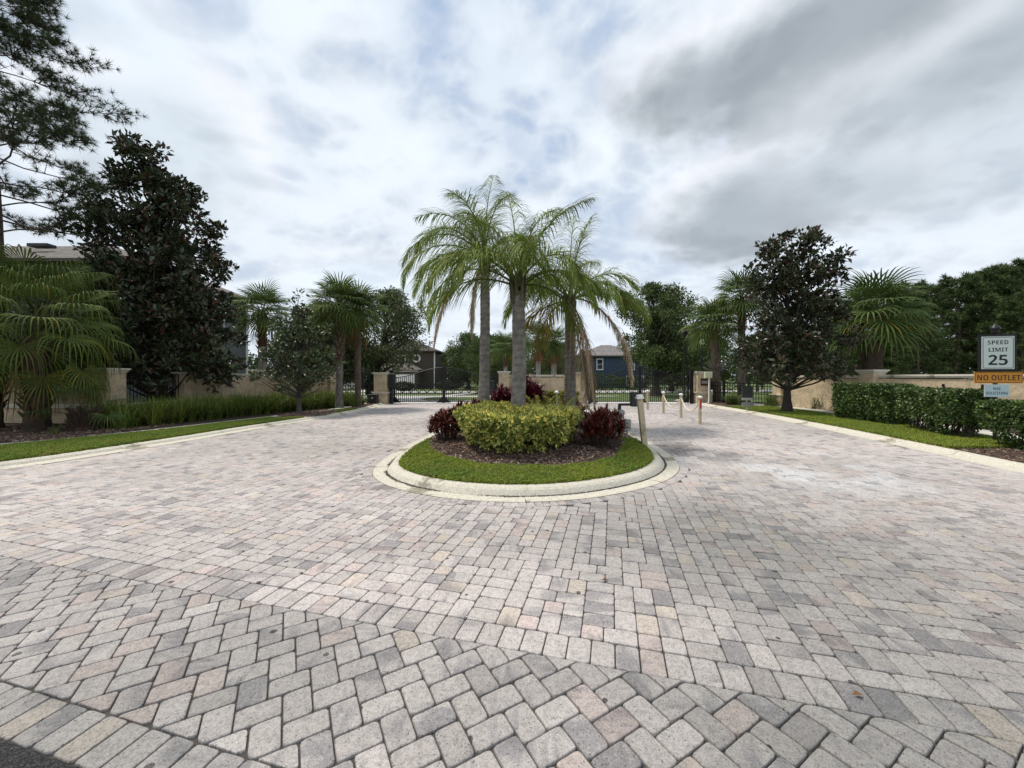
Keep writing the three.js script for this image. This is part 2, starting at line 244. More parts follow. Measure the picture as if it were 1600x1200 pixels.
// ---------------------------------------------------------------- pavers
{
  const list = [], r = rng(71), U = 0.0705, UB = 0.0670;
  const poly = (pts, kind) => list.push({ pts, kind });
  // main field: 6x6 and 6x9 stones laid square to the road axis
  const p0 = -20, cells = 440, q0 = 2.464, top = new Int16Array(cells);
  const qMax = 325;
  for (;;) {
    let lo = 1e9, at = 0; for (let k = 0; k < cells; k++) if (top[k] < lo) { lo = top[k]; at = k; }
    if (lo > qMax) break;
    let w = 1; while (at + w < cells && top[at + w] === lo) w++;
    let pw, ph; const z = r();
    if (w === 2) [pw, ph] = z < 0.5 ? [2, 3] : [2, 2]; else if (w === 3) [pw, ph] = [3, 2]; else if (w === 4) [pw, ph] = z < 0.5 ? [2, 3] : [2, 2];
    else [pw, ph] = z < 0.42 ? [3, 2] : z < 0.72 ? [2, 3] : [2, 2];
    if (w - pw === 1) pw = w - 2 >= 2 ? 2 : 3;
    for (let k = 0; k < pw; k++) top[at + k] = lo + ph;
    const a = p0 + at * U, b = q0 + lo * U;
    poly([[a, b], [a + pw * U, b], [a + pw * U, b + ph * U], [a, b + ph * U]], 0);
  }
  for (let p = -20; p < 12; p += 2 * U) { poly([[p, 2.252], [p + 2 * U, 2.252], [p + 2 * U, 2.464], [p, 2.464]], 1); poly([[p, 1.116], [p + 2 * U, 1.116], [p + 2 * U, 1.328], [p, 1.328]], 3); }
  // border band: herringbone at 45 degrees, cut along its edges
  const clip = (P, f) => { const o = []; P.forEach((a, k) => { const b = P[(k + 1) % P.length], fa = f(a), fb = f(b); if (fa >= 0) o.push(a); if ((fa >= 0) !== (fb >= 0)) { const t = fa / (fa - fb); o.push([mix(a[0], b[0], t), mix(a[1], b[1], t)]); } }); return o; };
  const areaOf = (P) => { let s = 0; P.forEach((a, k) => { const b = P[(k + 1) % P.length]; s += a[0] * b[1] - b[0] * a[1]; }); return s / 2; };
  const a = 2 * UB, b = 3 * UB, h = Math.SQRT1_2;
  for (let i = -104; i < 104; i++) for (let j = -70; j < 70; j++) {
    const ox = i * a + j * b, oy = i * a - j * b;
    for (const rect of [[0, 0, b, a], [0, a, a, a + b]]) {
      let P = [[rect[0], rect[1]], [rect[2], rect[1]], [rect[2], rect[3]], [rect[0], rect[3]]].map(([x, y]) => [(x + ox) * h - (y + oy) * h, (x + ox) * h + (y + oy) * h + 1.4]);
      if (P.every((q) => q[1] < 1.33) || P.every((q) => q[1] > 2.25) || P[0][0] < -13 || P[0][0] > 12) continue;
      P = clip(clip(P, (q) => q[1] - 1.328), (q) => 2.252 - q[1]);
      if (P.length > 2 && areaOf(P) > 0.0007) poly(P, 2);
    }
  }
  // ring of stones round the island gutter
  const rin = offset(IS, -0.004), rout = offset(IS, -0.158), rPoly = [...offset(IS, -0.12)];
  const S = IS.map((p, k) => p);
  const ringPolys = [];
  for (let k = 44; k < 156; k++) for (const [s, e] of [[0, 0.5], [0.5, 1]]) {
    const m = (L, t) => [mix(L[k][0], L[k + 1][0], t), mix(L[k][1], L[k + 1][1], t)];
    ringPolys.push([m(rin, s), m(rin, e), m(rout, e), m(rout, s)]);
  }
  // colour of each stone: greys, rose greys and tans
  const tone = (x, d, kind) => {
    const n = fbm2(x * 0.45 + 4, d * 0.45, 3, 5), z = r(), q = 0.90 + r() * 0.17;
    const greying = clamp((kind === 2 ? 0.66 : kind === 3 ? 0.84 : kind === 1 ? 0.40 : 0.21) + (n - 0.5) * 1.0 + step(1.2, 0.3, Math.hypot((x + 1.7) / 1.5, (d - 2.1) / 0.7)) * 0.3 + step(1.25, 0.2, Math.hypot((x - 3.2) / 3.4, (d - 3.2) / 3.0)) * 0.5);     // border stones greyer, plus greyer patches at the near left and right
    let c = [mix(0.610, 0.285, greying), mix(0.548, 0.272, greying), mix(0.516, 0.256, greying)];
    if (z < 0.04) c = [c[0] * 1.08, c[1] * 1.03, c[2] * 0.95]; else if (z < 0.16) c = [c[0] * 1.02, c[1] * 0.95, c[2] * 0.93]; else if (z < 0.24) c = c.map((v) => v * 0.84); else if (z < 0.27) c = c.map((v) => v * 1.12);
    const eff = step(0.42, 0.62, fbm2(x * 1.3, d * 1.3, 4, 77)) * step(1.5, 0.4, Math.hypot((x - 5.3) / 1.9, (d - 7.2) / 1.6));       // lime bloom on the right-hand lane
    const darkMarks = step(0.40, 0.6, fbm2(x * 1.7 + 3, d * 1.7, 4, 78)) * step(1.3, 0.5, Math.hypot((x - 4.1) / 0.9, (d - 8.6) / 1.3)) + step(0.9, 0.3, Math.hypot((x + 1.95) / 0.35, (d - 5.75) / 0.16)) * 1.2;  // dark patches right of the island, wet stain left of its nose
    return c.map((v) => clamp(mix(v * q, 0.72, eff * 0.65) * (1 - 0.45 * clamp(darkMarks)), 0.03, 0.78));
  };
  const all = [];
  for (const { pts, kind } of list) {
    let P = pts.map(([p, q]) => toXD(p, q));
    const cx = P.reduce((s, q) => s + q[0], 0) / P.length, cd = P.reduce((s, q) => s + q[1], 0) / P.length;
    if (cd < -2.5 || cd > 24.2 || Math.abs(cx) > Math.max(9, cd * 1.6 + 3) || !inside(roadPoly, cx, cd)) continue;
    if (inside(rPoly, cx, cd)) continue;
    if (areaOf(P) < 0) P.reverse();
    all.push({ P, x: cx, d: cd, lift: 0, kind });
  }
  for (let P of ringPolys) { if (areaOf(P) < 0) P.reverse(); const cx = (P[0][0] + P[2][0]) / 2, cd = (P[0][1] + P[2][1]) / 2; all.push({ P, x: cx, d: cd, lift: 0.004, kind: 0 }); }
  for (const s of all) { const px = s.x / s.d * 600, py = EYE / s.d * 600 + 0; s.show = s.d > 0.5 && Math.abs(px) < 790 && py < 600 ? areaOf(s.P) / s.d ** 3 : 0; }
  all.sort((m, n) => n.show - m.show);
  function stone(g, s, fine) {
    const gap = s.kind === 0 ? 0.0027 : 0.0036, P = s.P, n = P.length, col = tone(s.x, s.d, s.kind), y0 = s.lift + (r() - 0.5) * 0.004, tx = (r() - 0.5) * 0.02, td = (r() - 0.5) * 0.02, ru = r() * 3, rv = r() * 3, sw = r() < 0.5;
    // inset
    const ins = (Q, k) => Q.map((p, i) => { const A = Q[(i + n - 1) % n], B = Q[(i + 1) % n]; let ax = p[0] - A[0], ay = p[1] - A[1], bx_ = B[0] - p[0], by = B[1] - p[1]; const la = Math.hypot(ax, ay), lb = Math.hypot(bx_, by); ax /= la; ay /= la; bx_ /= lb; by /= lb; const nx = -ay - by, ny = ax + bx_, dd = 1 + ax * bx_ + ay * by; const m = k / Math.max(0.35, dd); return [p[0] + nx * m, p[1] + ny * m]; });
    const base = ins(P, gap * (0.7 + r() * 0.6));
    const round = (Q, rad) => { const o = []; Q.forEach((p, i) => { const A = Q[(i + n - 1) % n], B = Q[(i + 1) % n], la = Math.hypot(A[0] - p[0], A[1] - p[1]), lb = Math.hypot(B[0] - p[0], B[1] - p[1]), k = Math.min(rad * (0.7 + 0.6 * hash(i, Math.round(s.x * 1e3), Math.round(s.d * 1e3))), la * 0.4, lb * 0.4); const a1 = [p[0] + (A[0] - p[0]) / la * k, p[1] + (A[1] - p[1]) / la * k], b1 = [p[0] + (B[0] - p[0]) / lb * k, p[1] + (B[1] - p[1]) / lb * k]; o.push(a1, [p[0] * 0.5 + (a1[0] + b1[0]) * 0.25, p[1] * 0.5 + (a1[1] + b1[1]) * 0.25], b1); }); return o; };
    const big = areaOf(P) > 0.012;
    const outer = fine ? round(base, big ? 0.02 : 0.004) : base;
    const cx = s.x, cd = s.d, sc = 1 - (fine ? 0.075 : 0.09) * (big ? 1 : 0.6), inner = outer.map(([x, d]) => [cx + (x - cx) * sc, cd + (d - cd) * sc]);
    const Y = (x, d) => y0 + (x - cx) * tx + (d - cd) * td;
    const add = (x, d, y) => g.v(x, y, -d, col, (sw ? x : d) / 1.6 + ru, (sw ? d : x) / 1.6 + rv);
    const m = outer.length, i0 = inner.map(([x, d]) => add(x, d, Y(x, d))), i1 = outer.map(([x, d]) => add(x, d, Y(x, d) - 0.0045)), i2 = outer.map(([x, d]) => add(x, d, -0.02));
    for (let k = 1; k < m - 1; k++) g.t(i0[0], i0[k], i0[k + 1]);
    for (let k = 0; k < m; k++) { const e = (k + 1) % m; g.q(i0[k], i1[k], i1[e], i0[e]); g.q(i1[k], i2[k], i2[e], i1[e]); }
  }
  const rest = new Geo();
  all.forEach((s, k) => {
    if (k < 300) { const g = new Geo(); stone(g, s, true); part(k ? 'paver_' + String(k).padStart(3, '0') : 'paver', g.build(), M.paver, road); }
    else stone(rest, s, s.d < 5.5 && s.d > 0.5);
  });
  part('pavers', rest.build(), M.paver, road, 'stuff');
  console.log('pavers', all.length, 'tris', rest.n);
}

// ---------------------------------------------------------------- kerbs, lawns, beds
const islandKerb = struct('island_kerb');
{
  const prof = [[-0.0, -0.01], [0.0, 0.006], [0.225, 0.002], [0.236, -0.012], [0.25, 0.012], [0.26, 0.026], [0.295, 0.072], [0.335, 0.098], [0.38, 0.107], [0.445, 0.110], [0.455, 0.104], [0.456, 0.02]];
  const cuts = [0, 70, 88, 93, 100, 118, 137, 200];
  for (let k = 0; k < cuts.length - 1; k++) {
    let seg = IS.slice(cuts[k], cuts[k + 1] + 1).map((p) => p.slice());
    if (k) { const a = seg[0], b = seg[1], l = Math.hypot(b[0] - a[0], b[1] - a[1]); seg[0] = [a[0] + (b[0] - a[0]) / l * 0.014, a[1] + (b[1] - a[1]) / l * 0.014]; }
    part('kerb_segment', sweep(seg, prof.map(([o, y]) => [o, y + (k % 2) * 0.003])), M.kerb, islandKerb);
  }
}
const flatKerb = [[0, -0.02], [0, 0.006], [-0.26, 0.02], [-0.30, 0.06], [-0.36, 0.085], [-0.46, 0.088], [-0.47, 0.03]];
{
  const mk = (pts, sgn, name) => { const root = struct(name); const n = pts.length, cutN = 11; for (let k = 0; k < n - 1; k += cutN) { const seg = pts.slice(k, Math.min(n, k + cutN + 1)).map((p) => p.slice()); if (seg.length < 2) continue; const a = seg[0], b = seg[1], l = Math.hypot(b[0] - a[0], b[1] - a[1]); if (k) seg[0] = [a[0] + (b[0] - a[0]) / l * 0.01, a[1] + (b[1] - a[1]) / l * 0.01]; part('kerb_segment', sweep(seg, flatKerb.map(([o, y]) => [o * sgn, y])), M.kerb, root); } };
  M.kerb.side = THREE.DoubleSide; M.walk.side = THREE.DoubleSide;
  mk(KL, 1, 'road_kerb'); mk(KR, -1, 'road_kerb');
}
const innerL = offset(KL, -0.45), innerR = offset(KR, 0.45);
const SL = dense([[-26, 1], [-20, 3.6], [-16, 5.6], [-13.3, 7.2], [-11.5, 8.7], [-10.3, 11], [-9.5, 13.9], [-8.75, 16.5], [-8.35, 18.2], [-8.3, 20.5], [-8.5, 23]], 90);
const SL2 = offset(SL, -0.42);
const wallL = [[-30, 13.6], [-17.5, 13.3], [-13.6, 13.0], [-13.25, 15.5], [-13.3, 20.0], [-10.7, 23]];
struct('lawn', ribbon(innerL, SL, 0.075), M.lawn);
struct('footpath', sweep(SL, [[0, 0.02], [0, 0.1], [-0.42, 0.104], [-0.42, 0.03]]), M.walk);
struct('mulch_bed', ribbon(SL2, SL2.map(([x, d], k) => [x - 9 - (1 - k / 90) * 10, d + 5]), 0.085), M.soil);
const SR = dense([[12.6, -3], [12.3, 2], [12.0, 6], [12.2, 9], [12.8, 12], [13.2, 15], [13.5, 18.5], [13.4, 21], [13.2, 24]], 80), SR2 = offset(SR, 1.15);
struct('lawn', ribbon(innerR, SR, 0.075), M.lawn);
struct('footpath', sweep(SR, [[0, 0.02], [0, 0.098], [1.15, 0.104], [1.15, 0.03]]), M.walk);
struct('mulch_bed', ribbon(SR2, SR2.map(([x, d]) => [x + 7, d]), 0.085), M.soil);
{ // mulch laid over parts of the verges
  const at = (A, B, k0, k1, y, name) => { const a = A.slice(k0, k1), b = B.slice(k0, k1); struct(name, ribbon(a, b, y), M.soil); };
  const w = (L, n) => L.map((p, k) => p);
  at(innerR, SR, 0, 34, 0.082, 'mulch_bed'); at(innerR, SR, 69, 81, 0.082, 'mulch_bed'); at(innerL, SL, 77, 91, 0.082, 'mulch_bed');
}
const islandTop = offset(IS, 0.45);
const mound = (x, d) => { const q = Math.hypot((x - 0.4) / 2.6, (d - 9.6) / 3.6); return 0.105 + 0.13 * step(1.25, 0.2, q); };
const isMulch = (x, d) => { const w = (fbm2(x * 2.2, d * 2.2, 3, 9) - 0.5) * 0.35; return d > 9.4 ? d < 13.6 || (d > 15.5 && d < 24) : Math.hypot((x - 0.32) / 2.34, (d - 9.5) / 3.02) + w * 0.3 < 1; };
{
  const gs = new Geo(), gl = new Geo(), n = 46, m = 170, idx = (g) => { };
  const rowPts = []; for (let k = 0; k <= m; k++) { const d = 5.2 + (23.4 - 5.2) * Math.pow(k / m, 1.5); const hits = []; for (let j = 0; j < islandTop.length - 1; j++) { const a = islandTop[j], b = islandTop[j + 1]; if ((a[1] - d) * (b[1] - d) <= 0 && a[1] !== b[1]) hits.push(mix(a[0], b[0], (d - a[1]) / (b[1] - a[1]))); } if (hits.length >= 2) rowPts.push([d, Math.min(...hits), Math.max(...hits)]); }
  rowPts.forEach(([d, a, b], k) => { for (let j = 0; j <= n; j++) { const x = mix(a, b, j / n), edge = Math.min(j, n - j) / n * (b - a); const y = mix(0.1, mound(x, d), clamp(edge / 0.5)) + (fbm2(x * 4, d * 4, 3, 3) - 0.5) * 0.03; for (const g of [gs, gl]) g.v(x, g === gl ? y + 0.006 : y, -d, W1, x, d); } });
  for (let k = 0; k < rowPts.length - 1; k++) for (let j = 0; j < n; j++) { const a = k * (n + 1) + j, b = a + n + 1, d = (rowPts[k][0] + rowPts[k + 1][0]) / 2, x = mix(rowPts[k][1], rowPts[k][2], (j + 0.5) / n); (isMulch(x, d) ? gs : gl).q(a, a + 1, b + 1, b); }
  struct('island_mulch', gs.build(), M.soil); struct('island_lawn', gl.build(), M.lawn);
}

// grass blades and wood chips
{
  const r = rng(5), g = new Geo();
  for (let k = 0; k < 7; k++) { const a = k / 7 * 6.28 + r(), lean = 0.25 + r() * 0.9, L = 0.035 + r() * 0.035, w = 0.0035, cx = (r() - 0.5) * 0.03, cz = (r() - 0.5) * 0.03, c = vary([1, 1, 1], r, 0.2); const dx = Math.cos(a), dz = Math.sin(a); const p = [g.v(cx - dz * w, 0, cz + dx * w, c), g.v(cx + dz * w, 0, cz - dx * w, c), g.v(cx + dx * L * lean * 0.4 - dz * w, L * 0.62, cz + dz * L * lean * 0.4 + dx * w, c), g.v(cx + dx * L * lean * 0.4 + dz * w, L * 0.62, cz + dz * L * lean * 0.4 - dx * w, c), g.v(cx + dx * L * lean, L * 0.8, cz + dz * L * lean, c)]; g.q(p[0], p[1], p[3], p[2]); g.t(p[2], p[3], p[4]); }
  const blade = g.build(), T = new THREE.Object3D();
  const grassCol = (x, d) => { const n = fbm2(x * 1.5, d * 1.5, 3, 41), z = r(); const q = 0.75 + r() * 0.5; return z < 0.09 ? C(0.30 * q, 0.25 * q, 0.09 * q) : C(mix(0.13, 0.26, n) * q, mix(0.215, 0.30, n) * q, 0.036 * q); };
  const field = (label, pick, n, size) => { const ms = [], cs = []; for (let k = 0; k < n; k++) { const s = pick(); if (!s) continue; T.position.set(s[0], s[2], -s[1]); T.rotation.set((r() - 0.5) * 0.3, r() * 6.28, (r() - 0.5) * 0.3); T.scale.setScalar(size * (0.7 + r() * 0.6)); T.updateMatrix(); ms.push(T.matrix.clone()); cs.push(grassCol(s[0], s[1])); } copies('grass', blade, leafMat(0.7), ms, cs, label, 'grass'); };
  field('bright green turf around the nose of the median island', () => { const x = -2.6 + r() * 5.9, d = 5.4 + r() * 4.2; return inside(islandTop, x, d) && !isMulch(x, d) ? [x, d, mix(0.1, mound(x, d), 0.5) - 0.005] : null; }, 52000, 1.05);
  field('small turf patch on the rear half of the median', () => { const x = -1.8 + r() * 5.4, d = 13.2 + r() * 2.8; return inside(islandTop, x, d) && !isMulch(x, d) ? [x, d, 0.1] : null; }, 9000, 1.3);
  const strip = (A, B, k0, k1, hole) => () => { const t = k0 + r() * (k1 - k0), k = Math.floor(t), f = t - k; if (k + 1 >= A.length) return null; const s = r(), ax = mix(A[k][0], A[k + 1][0], f), ad = mix(A[k][1], A[k + 1][1], f), bx2 = mix(B[k][0], B[k + 1][0], f), bd = mix(B[k][1], B[k + 1][1], f), x = mix(ax, bx2, s), d = mix(ad, bd, s); return d < 3 || hole(x, d) ? null : [x, d, 0.072]; };
  field('mown verge of grass between left kerb and footpath', strip(innerL, SL, 22, 76, (x, d) => Math.hypot((x + 8.6) / 0.9, (d - 16.3) / 1.9) + (fbm2(x * 2, d * 2, 2, 8) - 0.5) * 0.5 < 1), 80000, 1.25);
  field('mown verge of grass between right kerb and hedge', strip(innerR, SR, 34, 69, () => false), 60000, 1.35);
  struct('tree_mulch', flat(Array.from({ length: 24 }, (_, k) => [-8.6 + 0.9 * Math.cos(k / 24 * 6.283) * (0.9 + 0.2 * hash(k, 1, 1)), 16.3 + 1.9 * Math.sin(k / 24 * 6.283)]), 0.083), M.soil);
  { // grit and leaf litter gathered in the island gutter, a few dry leaves on the stones
    const ms = [], cs = [], crumb = bx(0.012, 0.004, 0.008), line = offset(IS, 0.235); for (let k = 0; k < 9000; k++) { const t = 40 + r() * 118, i = Math.floor(t), f = t - i, g0 = line[i], g1 = line[i + 1]; if (noise2(t * 0.35, 1, 91) < 0.4 - 0.2 * r()) continue; const o = (r() + r() + r() - 1.5) * 0.035; T.position.set(mix(g0[0], g1[0], f) + o, 0.003 + Math.max(0, 0.012 * Math.abs(o) * 20), -(mix(g0[1], g1[1], f) + o)); T.rotation.set(0, r() * 6.28, 0); T.scale.setScalar(0.5 + r()); T.updateMatrix(); ms.push(T.matrix.clone()); const q = 0.6 + 0.8 * r(); cs.push(C(0.07 * q, 0.06 * q, 0.048 * q)); }
    copies('gutter_grit', crumb, std(1, 1, 1, 1), ms, cs, 'dark grit lying along the island gutter', 'grit');
    const lg = new Geo(); leaf(lg, V(-0.025, 0.004, 0), V(1, 0.08, 0).normalize(), V(0, 1, 0.1), 0.055, 0.028, [0.24, 0.12, 0.055], 0.5); const lgeo = lg.build(false), lm = leafMat(0.9); 
    [[1.78, 1.98, 'dry brown leaf lying on the near right pavers'], [-1.1, 4.7, 'dry leaf on the pavers left of the island nose'], [3.1, 4.4, 'dry leaf on the pavers right of the island nose'], [-4.2, 7.9, 'dry leaf on the left lane near the island'], [6.1, 9.8, 'dry leaf on the right lane'], [0.75, 3.1, 'dry leaf in the middle of the near pavers']].forEach(([x, d, lab], k) => { const m = part(numbered('fallen_leaf'), lgeo, lm, scene); m.position.set(x, 0.006, -d); m.rotation.y = k * 1.9; tag(m, lab, 'leaf', 'dry leaves on the pavers'); });
  }
  // wood chips
  const chip = bx(0.055, 0.008, 0.016); const cm = std(1, 1, 1, 0.95);
  const chips = (label, pick, n, s0 = 1) => { const ms = [], cs = []; for (let k = 0; k < n; k++) { const s = pick(); if (!s) continue; T.position.set(s[0], s[2] + r() * 0.012, -s[1]); T.rotation.set((r() - 0.5) * 0.7, r() * 6.28, (r() - 0.5) * 0.7); T.scale.setScalar(s0 * (0.5 + r() * 0.9)); T.updateMatrix(); ms.push(T.matrix.clone()); const q = 0.5 + r() * 1.1, z = r(); cs.push(z < 0.1 ? C(0.36, 0.29, 0.23) : z < 0.3 ? C(0.17 * q, 0.12 * q, 0.09 * q) : C(0.10 * q, 0.058 * q, 0.04 * q)); } copies('wood_chips', chip, cm, ms, cs, label, 'mulch'); };
  chips('dark wood chip mulch on the median island', () => { const x = -2.6 + r() * 6, d = 6 + r() * 7; return inside(islandTop, x, d) && isMulch(x, d) ? [x, d, mound(x, d)] : null; }, 26000);
  chips('brown bark mulch in front of the right hedge', strip(innerR, SR, 10, 35, () => false), 9000, 1.2);
  chips('bark mulch in the bed by the right gate pier', strip(innerR, SR, 69, 80, () => false), 4000, 1.6);
  chips('bark mulch in the bed by the left gate pier', strip(innerL, SL, 77, 90, () => false), 4000, 1.6);
  chips('bark mulch ring under the small left magnolia', () => { const x = -9.5 + r() * 1.8, d = 14.4 + r() * 3.8; return Math.hypot((x + 8.6) / 0.9, (d - 16.3) / 1.9) < 1 ? [x, d, 0.085] : null; }, 4000, 1.5);
  chips('bark mulch along the foot of the right wall', () => { const d = 12 + r() * 9, x = 14.6 + r() * 1.4; return [x, d, 0.088]; }, 6000, 1.7);
  chips('dark bark mulch in the bed below the fan palms', () => { const t = r(); const x = -16 + t * 5, d = 9.2 + r() * 3.4; return [x, d, 0.088]; }, 7000, 1.3);
}

// ---------------------------------------------------------------- vegetation builders
const BARK = { grey: [0.22, 0.19, 0.16], dark: [0.075, 0.062, 0.05], palm: [0.36, 0.33, 0.295], red: [0.17, 0.085, 0.055] };
// broadleaf tree: trunk, limbs to every clump, leaves scattered in the clumps
function broadleaf(root, o) {
  const r = rng(o.seed), gt = new Geo(), gc = new Geo(), [bw, bb] = [o.trunkR, o.bole];
  const axis = (t) => V((o.lean?.[0] ?? 0) * t * t + Math.sin(t * 5 + o.seed) * 0.05 * bw * 4, t * o.H * 0.93, (o.lean?.[1] ?? 0) * t * t);
  tube(gt, Array.from({ length: 14 }, (_, k) => axis(k / 13)), (t, a) => bw * (1 - t * 0.93) * (1 + 0.7 * Math.exp(-t * 26)) * (1 + 0.1 * Math.sin(a * 3 + t * 9)), 9, (t, a) => vary(o.bark ?? BARK.dark, r, 0.25));
  const clumps = [], lobes = o.lobes && Array.from({ length: o.lobes }, () => { const h = Math.pow(r(), 0.85), a = r() * 6.283, R = o.env(h, a), f = 0.45 + 0.5 * r(), q = o.lobeR * (0.65 + 0.6 * r()) * (1 - 0.35 * h); return [Math.cos(a) * R * f, mix(bb, o.H, h), Math.sin(a) * R * f, q]; });
  let tries = 0;
  if (o.lobeList) {                                           // boughs placed one by one: [x, y, radius]
    const L = []; for (const [x, y, q] of o.lobeList) { const c = Math.max(0.5, o.half * (1 - (y - bb) / (o.H - bb)) ); for (const z of [-0.75, -0.2, 0.35, 0.85]) L.push([x * (1 - 0.35 * z * z) + (r() - 0.5) * 0.3, y + (r() - 0.5) * 0.4, z * c, q * (o.lobeK ?? 1) * (0.8 + 0.3 * r())]); }
    const tot = L.reduce((m, l) => m + l[3] ** 2, 0);
    for (const l of L) { const n = Math.round(o.clumps * l[3] ** 2 / tot); for (let k = 0; k < n; k++) { const d = dirOf(r).multiplyScalar(l[3] * Math.pow(r(), 0.4)); clumps.push(V(l[0] + d.x, Math.max(bb, l[1] + d.y), l[2] + d.z)); } }
  }
  while (!o.lobeList && clumps.length < o.clumps && tries++ < o.clumps * 60) {
    const h = r(), a = r() * 6.2832, R = o.env(h, a) , f = Math.pow(r(), o.fill ?? 0.45);
    const y = mix(bb, o.H, h), x = Math.cos(a) * R * f, z = Math.sin(a) * R * f;
    if (R <= 0) continue;
    if (lobes && !lobes.some((l) => ((x - l[0]) / l[3]) ** 2 + ((y - l[1]) / (l[3] * 1.15)) ** 2 + ((z - l[2]) / l[3]) ** 2 < 1) && Math.hypot(x, z) > R * 0.32) continue;
    if (noise3(x * o.gapF + o.seed, y * o.gapF, z * o.gapF) < (o.gap ?? 0.35)) continue;
    const t = clamp(y / o.H), c = axis(t / 0.93 > 1 ? 1 : t / 0.93);
    clumps.push(V(x + c.x, y, z + c.z));
  }
  clumps.forEach((p, k) => {
    if (k % (o.limbEvery ?? 2) === 0) {
      const t = clamp((p.y / o.H) * 0.93 - 0.06 - 0.15 * Math.hypot(p.x, p.z) / o.H * 2, bb / o.H * 0.7, 0.97), s = axis(t), mid = s.clone().lerp(p, 0.5).add(V((r() - 0.5) * 0.3, -0.05 * s.distanceTo(p), (r() - 0.5) * 0.3)), r0 = Math.min(bw * 0.4, 0.012 + s.distanceTo(p) * 0.018);
      tube(gt, [s, mid, p], (q) => r0 * (1 - q * 0.8), 4, vary(o.bark ?? BARK.dark, r, 0.2));
    }
    const cl = o.clumpR * (0.65 + r() * 0.7), tint = vary([1, 1, 1], r, o.clumpVary ?? 0.22);
    for (let q = 0; q < o.leaves; q++) {
      const d = dirOf(r), m = Math.pow(r(), 0.6) * cl, P = V(p.x + d.x * m, p.y + d.y * m * 0.75, p.z + d.z * m);
      const out = d.clone().multiplyScalar(0.8).add(dirOf(r).multiplyScalar(0.7)); out.y += o.rise ?? 0; out.normalize();
      const nr = dirOf(r); nr.y += 1.2;
      const col = r() < (o.alt ?? 0) ? vary(o.altCol, r, 0.35) : vary(o.col, r, 0.35), L = o.leafL * (0.7 + r() * 0.6);
      leaf(gc, P, out, nr, L, L * (o.leafW ?? 0.45), [col[0] * tint[0], col[1] * tint[1], col[2] * tint[2]]);
    }
  });
  part('trunk', gt.build(), M.bark, root); part('crown', gc.build(false), o.mat ?? M.leafMatte, root);
  return root;
}
// pine: whorled limbs carrying tufts of long needles
function pine(root, o) {
  const r = rng(o.seed), gt = new Geo(), gc = new Geo();
  tube(gt, Array.from({ length: 10 }, (_, k) => V(Math.sin(k * 0.7 + o.seed) * 0.12, k / 9 * o.H, Math.cos(k * 0.9) * 0.1)), (t) => o.R * (1 - 0.9 * t), 8, () => vary([0.15, 0.11, 0.085], r, 0.3));
  const tuft = (p, dir, s) => { const n = o.needles; for (let k = 0; k < n; k++) { const d = dir.clone().multiplyScalar(0.7).add(dirOf(r)).normalize(), L = s * (0.6 + 0.5 * r()), w = V().crossVectors(d, dirOf(r)).normalize().multiplyScalar(o.nw), c = vary(o.col, r, 0.4); const a = g3(p, w, 1, c), b = g3(p, w, -1, c), e = gc.v(p.x + d.x * L, p.y + d.y * L, p.z + d.z * L, c); gc.t(a, b, e); } };
  const g3 = (p, w, s, c) => gc.v(p.x + w.x * s, p.y + w.y * s, p.z + w.z * s, c);
  for (let k = 0; k < o.limbs; k++) {
    const h = o.from + (1 - o.from) * Math.pow(k / o.limbs, 0.9), a = k * 2.4 + r() * 0.8, L = o.spread * Math.pow(1 - h, 0.55) * (0.6 + 0.6 * r()) + 0.4, y = h * o.H;
    const pts = Array.from({ length: 6 }, (_, q) => { const t = q / 5; return V(Math.cos(a + t * 0.2) * L * t, y + L * ((o.rise ?? 0.1) * t - 0.10 * t * t + 0.16 * t ** 4) + Math.sin(q * 2 + k) * 0.06, Math.sin(a + t * 0.2) * L * t); });
    tube(gt, pts, (t) => Math.max(0.012, o.R * 0.22 * (1 - h * 0.6)) * (1 - 0.8 * t), 4, vary([0.13, 0.10, 0.08], r, 0.2));
    for (let q = 0; q < o.twigs; q++) {
      const t = 0.35 + 0.65 * Math.pow(r(), 0.7), i = Math.min(4, Math.floor(t * 5)), p = pts[i].clone().lerp(pts[i + 1], t * 5 - i), d = dirOf(r); d.y = Math.abs(d.y) * 0.8; d.add(V(Math.cos(a) * 0.7, 0, Math.sin(a) * 0.7)).normalize();
      const e = p.clone().addScaledVector(d, o.twigL * (0.4 + r())); tube(gt, [p, e], (x) => 0.014 * (1 - 0.5 * x), 3, [0.10, 0.08, 0.065]);
      tuft(e, d, o.tuft); if (r() < 0.8) tuft(p.clone().lerp(e, 0.6).add(dirOf(r).multiplyScalar(0.12)), d, o.tuft * 0.9);
    }
  }
  part('trunk', gt.build(), M.bark, root); part('crown', gc.build(false), M.leafMatte, root);
  return root;
}
